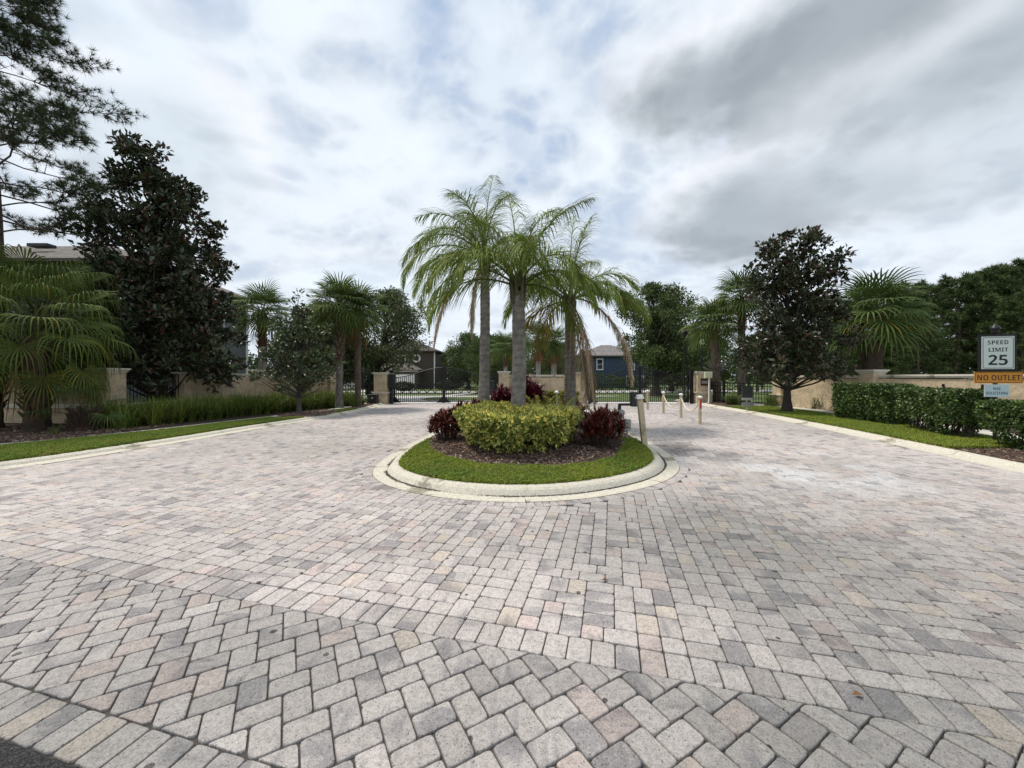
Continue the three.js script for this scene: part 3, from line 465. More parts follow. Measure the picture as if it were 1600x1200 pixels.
// fan palm leaf in the vertical plane of its own azimuth (x outwards), bending under its weight
function fanFrond(o) {
  const r = rng(o.seed), g = new Geo(), el = o.el, pet = o.petiole;
  const pts = []; let x = 0, y = 0; for (let k = 0; k <= 6; k++) { pts.push(V(x, y, 0)); const a = el - o.arch * k / 6; x += Math.cos(a) * pet / 6; y += Math.sin(a) * pet / 6; }
  tube(g, pts, (t) => mix(0.032, 0.014, t) * (o.pr ?? 1), 5, o.stalk);
  const end = pts[6], ae = el - o.arch - 0.25, e1 = V(Math.cos(ae), Math.sin(ae), 0), n1 = V(-Math.sin(ae), Math.cos(ae), 0);
  for (let k = 0; k < o.segs; k++) {
    const f = (k + 0.5) / o.segs * 2 - 1, a = f * o.spread, R = o.R * (0.72 + 0.28 * Math.cos(a * 0.7)) * (0.92 + r() * 0.16), dir = e1.clone().multiplyScalar(Math.cos(a)).add(V(0, 0, Math.sin(a)));
    const side = V().crossVectors(n1, dir).normalize(), c = vary(r() < (o.yel ?? 0.04) ? [o.col[0] * 2.2, o.col[1] * 1.35, o.col[2]] : o.col, r, 0.28), wid = R * o.spread / o.segs * 1.05 * (o.wk ?? 1);
    const rows = []; const split = (o.split ?? 0.46) + r() * 0.08, dr = o.droop * (0.7 + 0.6 * r());
    for (const t of [0.02, 0.25, 0.5, 0.68, 0.84, 1]) {
      const over = Math.max(0, t - split) / (1 - split), out = R * (t - over * over * 0.28 * dr), p = end.clone().addScaledVector(dir, out);
      p.addScaledVector(n1, R * (0.10 * Math.sin(t * 2.6) + (o.cup ?? 0) * Math.abs(f) * t)); p.y -= R * (o.sag * t * t + dr * 0.55 * over * over);
      const w = t <= split ? wid * t * 0.5 : wid * split * 0.5 * (1 - over * (o.tip ?? 0.93));
      rows.push([g.v(p.x - side.x * w, p.y - side.y * w, p.z - side.z * w, c), g.v(p.x + n1.x * w * 0.7, p.y + n1.y * w * 0.7, p.z, c), g.v(p.x + side.x * w, p.y + side.y * w, p.z + side.z * w, c)]);
    }
    for (let q = 0; q < 5; q++) { const A = rows[q], B = rows[q + 1]; g.q(A[0], A[1], B[1], B[0]); g.q(A[1], A[2], B[2], B[1]); }
  }
  return g.build();
}
// feather palm leaf: arching midrib with hanging leaflets
function featherFrond(o) {
  const r = rng(o.seed), g = new Geo(), n = 16, pts = []; let x = 0, y = 0;
  for (let k = 0; k <= n; k++) { const t = k / n; pts.push(V(x, y, (o.twist ?? 0) * t * t)); const a = o.el - o.bend * Math.pow(t, o.pow ?? 1.25); x += Math.cos(a) * o.L / n; y += Math.sin(a) * o.L / n; }
  tube(g, pts, (t) => mix(0.04, 0.006, Math.pow(t, 0.6)) * (o.thick ?? 1), 5, (t) => vary(o.stalk, r, 0.1));
  const N = o.count;
  for (let k = 0; k < N; k++) for (const s of [-1, 1]) {
    const t = 0.13 + 0.87 * (k + r() * 0.8) / N, i = Math.min(n - 1, Math.floor(t * n)), p = pts[i].clone().lerp(pts[i + 1], t * n - i), tan = pts[i + 1].clone().sub(pts[i]).normalize();
    const len = o.leaf * Math.pow(Math.sin(Math.PI * (0.12 + 0.83 * t)), 0.7) * (0.75 + r() * 0.4);
    let d = tan.clone().multiplyScalar(0.55 + 0.5 * t).add(V(0, 0, s * (0.55 + 0.4 * r()))).add(V((r() - 0.5) * 0.4, (r() - 0.4) * 1.3, (r() - 0.5) * 0.3)).normalize();
    const c = vary(r() < (o.yel ?? 0.05) ? o.yelCol ?? [0.25, 0.22, 0.05] : o.col, r, 0.3), w0 = o.width * (0.7 + 0.5 * r()), side = V().crossVectors(d, V(0, 1, 0.2 * s)).normalize();
    let prev = null;
    for (let q = 0; q <= 4; q++) {
      const w = w0 * [0.5, 1, 0.9, 0.6, 0.08][q], row = [g.v(p.x - side.x * w, p.y - side.y * w, p.z - side.z * w, c), g.v(p.x + side.x * w, p.y + side.y * w, p.z + side.z * w, c)];
      if (prev) g.q(prev[0], prev[1], row[1], row[0]); prev = row;
      p.addScaledVector(d, len / 4); d.y -= o.hang * (0.6 + 0.6 * r()); d.normalize();
    }
  }
  return g.build();
}
function ringTrunk(root, o) {                                 // grey ringed trunk, bulging at the foot
  const r = rng(o.seed), g = new Geo(), n = o.rows ?? 70;
  tube(g, Array.from({ length: n + 1 }, (_, k) => { const t = k / n; return V((o.lean ?? 0) * t + Math.sin(t * 3) * 0.04, o.H * t, (o.leanZ ?? 0) * t); }),
    (t, a) => mix(o.r0, o.r1, Math.pow(t, 0.8)) * (1 + 0.25 * Math.exp(-t * 12)) * (1 + (o.ring ?? 0.03) * (Math.floor(t * n) % 3 === 0 ? 1 : -0.3) + 0.03 * Math.sin(a * 2 + t * 20) + 0.03 * (hash(Math.floor(t * n), Math.floor(a * 3), o.seed) - 0.5)), 16,
    (t, a) => { const q = 0.75 + 0.5 * noise2(a * 1.5 + 9, t * n * 0.4, o.seed) - (Math.floor(t * n) % 3 === 0 ? 0.22 : 0); return o.col.map((v) => v * q); }, true);
  return part('trunk', g.build(), M.bark, root);
}
function bootTrunk(root, o) {                                 // sabal trunk, upper part covered in old leaf bases
  const r = rng(o.seed), g = new Geo();
  tube(g, Array.from({ length: 26 }, (_, k) => V((o.lean ?? 0) * k / 25, o.H * k / 25, 0)), (t, a) => o.R * (1 + 0.3 * Math.exp(-t * 14) + 0.05 * Math.sin(a * 4 + t * 40)), 12, (t) => vary(t > o.bootFrom ? BARK.red : o.col ?? BARK.palm, r, 0.25), true);
  part('trunk', g.build(), M.bark, root);
  const b = new Geo();
  for (let k = 0; k < o.boots; k++) {
    const t = mix(o.bootFrom, 1, (k + 0.5) / o.boots), a = k * 2.4, up = o.bootUp ?? 0.8, L = (o.bootL ?? 0.28) * (0.7 + 0.6 * r()), p = V(Math.cos(a) * o.R * 0.9 + (o.lean ?? 0) * t, o.H * t, Math.sin(a) * o.R * 0.9), d = V(Math.cos(a) * 0.62, up, Math.sin(a) * 0.62).normalize();
    tube(b, [p, p.clone().addScaledVector(d, L * 0.5), p.clone().addScaledVector(d, L)], (q) => 0.05 * (1 - q * 0.65), 4, vary(o.bootCol ?? [0.20, 0.13, 0.085], r, 0.35), true);
  }
  part('leaf_bases', b.build(false), M.bark, root);
}
function sabal(x, d, o) {
  const root = thing('cabbage_palm', o.label, 'palm tree', x, o.y ?? 0.06, -d, 0, o.group), r = rng(o.seed);
  bootTrunk(root, { H: o.H, R: o.R ?? 0.2, bootFrom: o.bootFrom ?? 0.62, boots: o.boots ?? 46, seed: o.seed, lean: o.lean, col: o.col, bootCol: o.bootCol, bootUp: o.bootUp, bootL: o.bootL });
  const kinds = []; for (let k = 0; k < 7; k++) kinds.push(fanFrond({ seed: o.seed * 31 + k, el: mix(1.4, -0.5, k / 6), arch: 0.15 + 0.1 * k / 6, petiole: o.r * 0.46, R: o.r * 0.6, segs: 24, spread: 2.15, droop: 0.12 + 0.22 * k / 6, sag: 0.03 + 0.05 * k / 6, cup: 0.16, wk: 1.0, split: 0.52, tip: 0.8, col: o.leafCol ?? [0.10, 0.15, 0.04], stalk: [0.14, 0.17, 0.06], yel: k > 4 ? 0.12 : 0.03 }));
  for (let k = 0; k < o.n; k++) { const i = Math.min(6, Math.floor(Math.pow(k / o.n, 0.8) * 7)), m = part('frond', kinds[i], M.frond, root); m.position.set((o.lean ?? 0), o.H + 0.02 + (r() - 0.5) * 0.15, 0); m.rotation.y = k * 2.4 + r() * 0.5; m.scale.setScalar(0.85 + r() * 0.3); }
  for (let k = 0; k < (o.dead ?? 0); k++) { const m = part('dead_frond', fanFrond({ seed: o.seed * 7 + k, el: -0.9, arch: 0.4, petiole: o.r * 0.4, R: o.r * 0.5, segs: 18, spread: 0.9, droop: 0.6, sag: 0.4, col: [0.22, 0.12, 0.05], stalk: [0.2, 0.12, 0.06] }), M.dead, root); m.position.set(o.lean ?? 0, o.H - 0.1, 0); m.rotation.y = k * 2.1 + 0.4; }
  return root;
}

// ---------------------------------------------------------------- three queen palms on the median
const GREEN = [0.175, 0.235, 0.05], DEADC = [0.42, 0.32, 0.22], TAN = [0.30, 0.26, 0.10];
function queen(x, d, o) {
  const root = thing('queen_palm', o.label, 'palm tree', x, 0.16, -d, 0, 'queen palms on the median'), r = rng(o.seed), hy = o.H;
  ringTrunk(root, { H: hy - 0.25, r0: o.r0, r1: o.r1, lean: o.lean, seed: o.seed, col: BARK.palm, rows: o.rows });
  const b = new Geo();                                        // split leaf bases below the crown
  for (let k = 0; k < 12; k++) { const a = k * 2.4, p = V(Math.cos(a) * o.r1 * 0.8 + o.lean, hy - 0.75 * o.shaft + k * 0.05 * o.shaft, Math.sin(a) * o.r1 * 0.8), dd = V(Math.cos(a) * 0.16, 1, Math.sin(a) * 0.16).normalize(); tube(b, [p, p.clone().addScaledVector(dd, 0.3 * o.shaft), p.clone().addScaledVector(dd, 0.62 * o.shaft)], (t) => mix(0.09, 0.03, t) * o.shaft, 5, vary(k < 6 ? [0.24, 0.19, 0.14] : [0.14, 0.16, 0.06], r, 0.25), true); }
  part('leaf_bases', b.build(false), M.bark, root);
  o.fronds.forEach(([az, el, L, bend, kind = 0], k) => {
    const dead = kind === 2, g = featherFrond({ seed: o.seed * 50 + k, el, L, bend, pow: dead ? 0.42 : 1.2, count: dead ? 120 : 88, leaf: (dead ? 0.6 : 0.95) * o.leafK, width: dead ? 0.010 : 0.012, hang: dead ? 0.7 : 0.46, col: dead ? DEADC : kind === 1 ? [0.30, 0.23, 0.035] : GREEN, stalk: dead ? [0.33, 0.24, 0.15] : [0.13, 0.16, 0.05], yel: kind === 1 ? 0.3 : 0.06, thick: o.leafK, yelCol: [0.24, 0.22, 0.06], twist: (r() - 0.5) * 0.6 });
    const m = part(dead ? 'dead_frond' : 'frond', g, dead ? M.dead : M.frond, root); m.position.set(o.lean, hy - 0.15 + (r() - 0.5) * 0.1, 0); m.rotation.y = az;
  });
}
const deg = Math.PI / 180;                                    // azimuth: 0 points right, 90 away, 180 left, 270 to the camera
queen(-1.05, 14, { label: 'tallest queen palm, leftmost of three on the median', seed: 3, H: 5.9, r0: 0.205, r1: 0.165, lean: 0.05, shaft: 0.9, leafK: 1.05, rows: 90,
  fronds: [[178, 0.95, 3.9, 2.3], [195, 0.55, 3.8, 2.2], [165, 0.25, 3.6, 1.9], [205, 0.15, 3.3, 1.6], [150, 1.2, 3.7, 2.0], [120, 1.4, 4.0, 1.5], [60, 1.45, 3.9, 1.0], [85, 1.52, 4.1, 0.7], [250, 1.3, 3.4, 2.0], [270, 0.9, 3.2, 2.3], [20, 0.95, 3.2, 2.2], [350, 0.5, 3.0, 2.1], [45, 0.6, 3.2, 2.0], [225, 0.9, 3.4, 2.3], [185, -0.15, 3.9, 1.35, 2], [175, 1.3, 3.6, 1.7], [310, 0.7, 3.0, 2.2], [200, -1.0, 2.9, 0.6, 2]].map(([a, ...q]) => [a * deg, ...q]) });
queen(0.12, 9.3, { label: 'middle queen palm rising from the yellow hedge on the median', seed: 4, H: 3.8, r0: 0.195, r1: 0.15, lean: 0.02, shaft: 0.8, leafK: 0.9, rows: 60,
  fronds: [[165, 0.75, 2.9, 2.2], [190, 0.35, 2.7, 1.9], [205, 0.9, 2.8, 2.4], [140, 1.15, 2.9, 1.7], [60, 1.35, 3.3, 1.0], [100, 1.5, 3.3, 0.8], [20, 1.3, 3.3, 1.0], [130, 1.35, 3.1, 1.2], [10, 0.75, 2.6, 2.0], [340, 0.6, 2.4, 2.2], [280, 1.1, 2.4, 2.4], [235, 0.9, 2.6, 2.4], [315, 0.9, 2.4, 2.3], [178, 0.95, 2.9, 1.9], [80, 0.7, 2.8, 1.8], [30, 0.3, 2.3, 1.9]].map(([a, ...q]) => [a * deg, ...q]) });
queen(1.85, 12.5, { label: 'right-hand queen palm with brown dead fronds hanging on the median', seed: 6, H: 4.1, r0: 0.195, r1: 0.155, lean: 0.02, shaft: 0.9, leafK: 0.95, rows: 66,
  fronds: [[5, 0.55, 3.0, 1.6], [352, 0.35, 2.8, 1.5], [20, 0.8, 2.9, 1.9], [80, 1.5, 3.4, 0.6], [30, 1.45, 3.3, 0.55], [60, 1.2, 3.0, 1.2], [120, 1.1, 2.9, 1.7], [160, 0.85, 2.7, 2.2], [185, 0.55, 2.7, 2.1], [200, 0.9, 2.5, 2.4], [230, 0.85, 2.5, 2.4], [270, 0.9, 2.4, 2.5], [310, 0.7, 2.5, 2.3], [330, 1.0, 2.6, 2.1], [190, -0.1, 2.4, 1.5, 1], [215, -0.3, 2.2, 1.3, 1], [5, 0.5, 3.9, 2.08, 2], [330, -0.9, 3.6, 0.66, 2], [300, -1.05, 3.5, 0.5, 2], [20, -1.0, 3.3, 0.55, 2], [270, -1.1, 3.2, 0.45, 2]].map(([a, ...q]) => [a * deg, ...q]) });

// ---------------------------------------------------------------- shrubs on the median
function strapRosette(g, x, y, z, n, L, w, cols, r, up = 1) {
  for (let k = 0; k < n; k++) {
    const a = r() * 6.283, el = (0.25 + 1.15 * r()) * up, c = vary(cols[Math.floor(r() * cols.length)], r, 0.35), len = L * (0.6 + 0.6 * r()); let d = V(Math.cos(a) * Math.cos(el), Math.sin(el), Math.sin(a) * Math.cos(el)), p = V(x, y, z), s = V(-Math.sin(a), 0, Math.cos(a)), prev = null;
    for (let q = 0; q <= 4; q++) { const ww = w * [0.45, 0.9, 1, 0.7, 0.05][q]; const row = [g.v(p.x - s.x * ww, p.y, p.z - s.z * ww, c), g.v(p.x, p.y - ww * 0.5, p.z, c), g.v(p.x + s.x * ww, p.y, p.z + s.z * ww, c)]; if (prev) { g.q(prev[0], prev[1], row[1], row[0]); g.q(prev[1], prev[2], row[2], row[1]); } prev = row; p.addScaledVector(d, len / 4); d.y -= 0.18 + 0.12 * r(); d.normalize(); }
  }
}
function redShrub(x, d, R, H, n, label, seed, cols, L = 0.22, w = 0.022) {
  const root = thing('red_shrub', label, 'shrub', x, mound(x, d) - 0.03, -d, 0, 'dark red leaved shrubs on the median'), r = rng(seed), gs = new Geo(), gl = new Geo();
  for (let k = 0; k < n; k++) { const a = r() * 6.283, f = Math.sqrt(r()), X = Math.cos(a) * R * f, Z = Math.sin(a) * R * f, Y = H * (0.35 + 0.65 * Math.sqrt(1 - f * f * 0.75)) * (0.35 + 0.65 * r() ** 0.5) - L * 0.5; if (k % 2 === 0) tube(gs, [V(X * 0.5, 0, Z * 0.5), V(X, Math.max(0.06, Y), Z)], (t) => 0.011, 4, [0.14, 0.10, 0.08]); strapRosette(gl, X, Math.max(0.05, Y), Z, 13, L, w, cols, r); }
  part('stems', gs.build(), M.bark, root); part('foliage', gl.build(), M.leafGloss, root);
}
const REDS = [[0.17, 0.055, 0.022], [0.11, 0.02, 0.018], [0.075, 0.012, 0.014], [0.20, 0.030, 0.016], [0.045, 0.014, 0.016], [0.10, 0.03, 0.016]];
redShrub(1.92, 8.15, 0.46, 0.86, 90, 'round dark red shrub right of the yellow hedge', 21, REDS, 0.2, 0.02);
redShrub(2.25, 9.2, 0.4, 0.8, 55, 'dark red shrub beside the black entry keypad arm', 22, REDS, 0.2, 0.02);
redShrub(-1.55, 9.1, 0.42, 0.78, 75, 'dark red shrub left of the yellow hedge', 23, REDS, 0.2, 0.02);
redShrub(-1.3, 10.6, 0.45, 0.85, 60, 'dark red shrub behind the left end of the yellow hedge', 24, REDS, 0.2, 0.022);
redShrub(-0.95, 12.2, 0.55, 0.85, 60, 'dark red shrub at the foot of the tallest queen palm', 25, REDS, 0.22, 0.024);
redShrub(0.65, 15.2, 0.5, 1.55, 44, 'tall crimson strap-leaved plant behind the middle palm trunk', 26, [[0.17, 0.014, 0.028], [0.10, 0.012, 0.022], [0.06, 0.012, 0.02]], 0.6, 0.045);
redShrub(-0.35, 16.5, 0.45, 1.2, 30, 'crimson strap-leaved plant in front of the centre pier', 27, [[0.15, 0.014, 0.026], [0.09, 0.012, 0.02]], 0.5, 0.04);
redShrub(0.9, 13.4, 0.5, 0.75, 40, 'low maroon shrub below the crimson plant', 28, REDS, 0.22, 0.026);
redShrub(2.35, 15.4, 0.6, 0.72, 55, 'low maroon shrub under the small clipped hedge', 29, REDS, 0.2, 0.024);
{ // clipped yellow-green hedge filling the nose of the bed
  const root = thing('variegated_hedge', 'clipped yellow and green variegated hedge at the front of the median', 'hedge', 0.12, 0.2, -8.9), r = rng(33), gs = new Geo(), gl = new Geo();
  const edge = (a) => { const c = Math.cos(a), s = Math.sin(a); return 1 / Math.sqrt((c / 1.34) ** 2 + (s / (s > 0 ? 2.0 : 0.9)) ** 2); };
  const rosette = (P, nrm, young, sz) => { const tint = vary([1, 1, 1], r, 0.18); for (let q = 0; q < 7; q++) { const d = dirOf(r).multiplyScalar(0.9).add(nrm).normalize(), z = r(), c = z < young ? [0.72, 0.66, 0.18] : z < young + 0.3 ? [0.42, 0.44, 0.13] : [0.12, 0.175, 0.04]; const cc = vary(c, r, 0.25); const n2 = nrm.clone().add(dirOf(r).multiplyScalar(0.5)); leaf(gl, P, d, n2, sz * (0.7 + 0.6 * r()), sz * 0.4, [cc[0] * tint[0], cc[1] * tint[1], cc[2] * tint[2]]); } };
  for (let k = 0; k < 6200; k++) {
    const a = r() * 6.283, top = r() < 0.5; let X, Y, Z, n;
    if (top) { const f = Math.sqrt(r()); X = Math.cos(a) * edge(a) * f; Z = Math.sin(a) * edge(a) * f; Y = 0.66 + (fbm2(X * 2.5 + 5, Z * 2.5, 3, 4) - 0.5) * 0.3 - 0.04 * f ** 8 + (r() - 0.5) * 0.07; n = V(X * 0.15, 1, Z * 0.15).normalize(); rosette(V(X, Y, Z), n, 0.52, 0.10); }
    else { const h = Math.pow(r(), 0.75), w = 1 - 0.20 * (1 - h) ** 1.6 - 0.05 * r() + (fbm2(a * 5 + 30, h * 3, 3, 6) - 0.5) * 0.22; X = Math.cos(a) * edge(a) * w; Z = Math.sin(a) * edge(a) * w; Y = 0.02 + h * 0.68; if (noise2(a * 6, h * 4, 17) < 0.5 - h && h < 0.5) continue; n = V(Math.cos(a), 0.35, Math.sin(a)).normalize(); rosette(V(X, Y, Z), n, 0.30, 0.105); }
  }
  for (let k = 0; k < 2500; k++) { const a = r() * 6.283, f = 0.88 * Math.sqrt(r()), X = Math.cos(a) * edge(a) * f, Z = Math.sin(a) * edge(a) * f; rosette(V(X, 0.1 + r() * 0.5, Z), V(0, 1, 0), 0.05, 0.08); }
  for (let k = 0; k < 46; k++) { const a = r() * 6.283, e = edge(a) * (0.75 + 0.2 * r()), b = V(Math.cos(a) * e * 0.55, -0.03, Math.sin(a) * e * 0.55), t = V(Math.cos(a + 0.2) * e, 0.45 + 0.2 * r(), Math.sin(a + 0.2) * e); tube(gs, [b, b.clone().lerp(t, 0.5).add(V((r() - 0.5) * 0.12, 0, (r() - 0.5) * 0.12)), t], () => 0.009, 5, [0.26, 0.22, 0.17]); }
  part('stems', gs.build(), M.bark, root); part('foliage', gl.build(false), leafMat(0.7, { transmission: 0.25, thickness: 0 }), root);
}
{ // small clipped hedge farther back
  const root = thing('variegated_hedge', 'small clipped yellow-topped hedge before the centre wall', 'hedge', 1.95, 0.2, -16.6), r = rng(35), gl = new Geo();
  for (let k = 0; k < 1500; k++) { const X = (r() - 0.5) * 1.7, Z = (r() - 0.5) * 1.1, top = r() < 0.5, Y = top ? 0.72 + r() * 0.06 : 0.25 + r() * 0.5; for (let q = 0; q < 5; q++) { const z = r(), c = z < 0.45 ? [0.5, 0.46, 0.1] : z < 0.7 ? [0.2, 0.22, 0.05] : [0.09, 0.14, 0.03]; leaf(gl, V(X, Y, Z), dirOf(r), V(0, 1, 0).add(dirOf(r).multiplyScalar(0.5)), 0.11, 0.05, vary(c, r, 0.25)); } }
  part('foliage', gl.build(false), M.leafMatte, root);
}
for (const [x, d, s, lab] of [[0.72, 9.95, 51, 'yellow-green fern palm just right of the middle palm trunk'], [1.22, 9.8, 52, 'yellow-green fern palm at the right end of the clipped hedge']]) {
  const root = thing('fern_palm', lab, 'plant', x, 0.24, -d, 0, 'fern palms behind the yellow hedge'), r = rng(s);
  const kinds = [0.5, 0.85, 1.15].map((el, k) => featherFrond({ seed: s + k, el, L: 0.95, bend: 0.9, count: 34, leaf: 0.17, width: 0.008, hang: 0.05, col: [0.22, 0.23, 0.045], stalk: [0.2, 0.2, 0.06], thick: 0.4, yel: 0.2, yelCol: [0.32, 0.29, 0.06] }));
  const b = new Geo(); tube(b, [V(0, -0.06, 0), V(0, 0.2, 0), V(0, 0.3, 0)], (t) => 0.09 * (1 - t * 0.5), 8, [0.13, 0.10, 0.07], true); part('trunk', b.build(), M.bark, root);
  for (let k = 0; k < 15; k++) { const m = part('frond', kinds[k % 3], M.frond, root); m.position.y = 0.26; m.rotation.y = k * 2.4 + r() * 0.4; }
}

// ---------------------------------------------------------------- fan palms at the left edge
function fanPalm(x, d, o) {
  const root = thing('fan_palm', o.label, 'palm tree', x, 0.07, -d, 0, 'drooping fan palms at the left'), r = rng(o.seed);
  bootTrunk(root, { H: o.H, R: 0.2, bootFrom: 0.15, boots: 60, seed: o.seed, lean: o.lean ?? 0, col: [0.10, 0.07, 0.05], bootCol: [0.11, 0.07, 0.045] });
  const kinds = []; for (let k = 0; k < 8; k++) kinds.push(fanFrond({ seed: o.seed * 17 + k, el: mix(1.3, -0.8, k / 7), arch: 0.3, petiole: 1.3, R: 0.92, segs: 30, spread: 2.2, droop: 0.75, sag: 0.06, cup: 0.05, wk: 1.0, split: 0.46, tip: 0.82, col: o.col ?? [0.105, 0.145, 0.032], stalk: [0.11, 0.12, 0.04], yel: k > 5 ? 0.2 : 0.05, pr: 0.8 }));
  for (let k = 0; k < o.n; k++) { const i = Math.min(7, Math.floor(k / o.n * 8)), m = part('frond', kinds[i], M.frond, root); m.position.set(o.lean ?? 0, o.H + (r() - 0.5) * 0.3, 0); m.rotation.y = k * 2.4 + r() * 0.6; m.scale.setScalar((o.s ?? 1) * (0.85 + r() * 0.3)); }
  for (let k = 0; k < (o.dead ?? 0); k++) { const m = part('dead_frond', fanFrond({ seed: o.seed + k, el: -1.0, arch: 0.35, petiole: 0.9, R: 1.0, segs: 26, spread: 0.7, droop: 0.6, sag: 0.3, col: [0.24, 0.16, 0.08], stalk: [0.2, 0.14, 0.08] }), M.dead, root); m.position.set(0, o.H - 0.15, 0); m.rotation.y = [4.5, 3.4, 5.3][k]; m.scale.setScalar(0.9); }
}
fanPalm(-13.55, 10.9, { label: 'bushy drooping fan palm before the left wall pillar', seed: 61, H: 2.7, n: 42, s: 1.1, dead: 1 });
fanPalm(-15.7, 11.6, { label: 'drooping fan palm cut by the left edge of the picture', seed: 62, H: 3.2, n: 40, s: 1.15 });
fanPalm(-14.6, 11.9, { label: 'drooping fan palm between the two at the left, farther back', seed: 64, H: 3.3, n: 36, s: 1.1 });
fanPalm(-12.35, 11.1, { label: 'young bright fan palm sprouting at the foot of the larger ones', seed: 63, H: 0.55, n: 9, s: 0.62, col: [0.075, 0.12, 0.03] });

// ---------------------------------------------------------------- magnolias
const MAG = [0.034, 0.046, 0.019], RUST = [0.085, 0.042, 0.025];
{
  const cone = (w, pw) => (h, a) => w * Math.pow(1 - h, pw) * Math.min(1, 0.45 + h * 3.2) * (0.75 + 0.5 * noise2(a * 1.3 + 5, h * 6, 3));
  broadleaf(thing('magnolia_tree', 'tall dark magnolia behind the left wall grille', 'tree', -14.3, 0.06, -15.6), { seed: 81, H: 10.6, trunkR: 0.2, bole: 0.9, lobeList: [[-0.91, 10.78, 0.62], [-0.47, 10.15, 0.68], [-1.17, 9.55, 0.78], [0.13, 9.16, 0.88], [-1.77, 9.74, 0.44], [1.30, 9.22, 0.52], [0.91, 8.51, 0.68], [2.29, 7.81, 0.44], [1.82, 7.08, 0.68], [0.00, 7.60, 1.25], [-1.04, 7.86, 1.04], [-2.60, 7.99, 0.73], [-3.51, 7.55, 0.52], [-2.21, 6.56, 1.04], [2.08, 5.91, 0.94], [0.78, 6.04, 1.43], [-0.91, 5.78, 1.43], [-2.34, 5.26, 0.94], [2.47, 4.74, 0.62], [1.30, 4.48, 1.43], [-0.52, 3.96, 1.56], [-1.82, 3.96, 1.04], [2.60, 3.31, 0.68], [1.04, 2.92, 1.56], [-0.52, 2.40, 1.30], [2.47, 2.14, 0.62], [1.82, 1.75, 0.78], [-1.56, 2.40, 1.04]], half: 2.0, clumps: 560, lobeK: 0.84, leaves: 42, clumpR: 0.34, leafL: 0.235, leafW: 0.5, env: cone(4.3, 0.8), gap: 0.24, gapF: 0.9, col: MAG, alt: 0.14, altCol: RUST, mat: M.leafGloss, limbEvery: 3, rise: 0.35, fill: 0.5 });
  broadleaf(thing('magnolia_tree', 'dark magnolia on the grass verge by the right kerb', 'tree', 12.1, 0.06, -16.9), { seed: 82, H: 8.0, trunkR: 0.15, bole: 1.55, lobeList: [[0.34, 7.68, 0.48], [1.35, 7.49, 0.42], [0.90, 7.12, 0.51], [-0.70, 7.04, 0.51], [-1.13, 6.64, 0.34], [0.00, 6.27, 0.73], [2.31, 6.64, 0.42], [2.82, 6.70, 0.25], [1.27, 6.08, 0.68], [1.97, 6.13, 0.34], [-1.18, 5.63, 0.51], [-0.42, 5.43, 0.79], [0.70, 4.72, 1.07], [-0.85, 4.16, 0.85], [1.97, 4.72, 0.68], [-0.14, 3.03, 1.07], [1.41, 3.31, 0.96], [2.59, 4.16, 0.42], [-1.41, 2.89, 0.68], [1.97, 2.33, 0.68], [0.42, 2.04, 0.79], [-0.99, 1.90, 0.62], [-1.83, 2.19, 0.39], [2.68, 3.03, 0.51]], half: 1.3, clumps: 300, lobeK: 0.92, leaves: 40, clumpR: 0.3, leafL: 0.22, leafW: 0.52, env: (h, a) => 3.0 * Math.pow(1 - h, 0.5) * Math.min(1, 0.55 + h * 2.6) * (0.7 + 0.55 * noise2(a * 1.4 + 9, h * 7, 4)), gap: 0.36, gapF: 1.05, col: [0.042, 0.056, 0.024], alt: 0.16, altCol: RUST, mat: M.leafGloss, limbEvery: 2, rise: 0.3, fill: 0.55 });
  broadleaf(thing('magnolia_tree', 'small open magnolia on the left verge in mulch', 'tree', -9.28, 0.06, -16.7), { seed: 83, H: 4.9, trunkR: 0.085, bole: 0.95, lobeList: [[0.08, 4.68, 0.28], [0.03, 4.12, 0.42], [-0.53, 3.51, 0.42], [0.69, 3.62, 0.44], [0.08, 3.15, 0.56], [-1.36, 2.46, 0.39], [-0.61, 2.40, 0.56], [0.92, 2.60, 0.56], [1.47, 1.96, 0.33], [-1.53, 1.84, 0.28], [-0.97, 1.62, 0.39], [0.36, 1.76, 0.50], [1.14, 1.57, 0.33], [-0.14, 1.34, 0.33]], half: 1.2, clumps: 140, leaves: 28, clumpR: 0.26, leafL: 0.18, leafW: 0.5, env: (h, a) => 2.1 * Math.pow(1 - h, 0.75) * Math.min(1, 0.5 + h * 3) * (0.65 + 0.6 * noise2(a * 1.5, h * 6, 5)), gap: 0.35, gapF: 1.3, col: [0.075, 0.102, 0.04], alt: 0.06, altCol: [0.12, 0.06, 0.03], bark: [0.16, 0.14, 0.12], mat: M.leafGloss, limbEvery: 1, rise: 0.2, fill: 0.6 });
}
// ---------------------------------------------------------------- cabbage palms
sabal(-15.6, 24, { label: 'cabbage palm behind the left wall, beside the tall magnolia', seed: 91, H: 5.5, r: 2.1, n: 40, R: 0.24, bootFrom: 0.6, dead: 2 });
sabal(-8.72, 19.4, { label: 'cabbage palm with criss-cross bark on the left verge', seed: 92, H: 5.0, r: 1.8, n: 46, R: 0.17, bootFrom: 0.45, boots: 60, col: [0.24, 0.22, 0.19], bootCol: [0.22, 0.19, 0.155] });
sabal(-8.15, 20.3, { label: 'smooth brown cabbage palm nearest the left gate pier', seed: 93, H: 4.9, r: 1.7, n: 44, R: 0.16, bootFrom: 0.85, boots: 22, col: [0.17, 0.12, 0.09], dead: 4 });
sabal(12.85, 24, { label: 'cabbage palm with a collar of cut stubs by the right pier', seed: 94, H: 4.75, r: 1.95, n: 44, R: 0.24, bootFrom: 0.8, boots: 34, lean: -0.25, col: [0.20, 0.15, 0.12] });
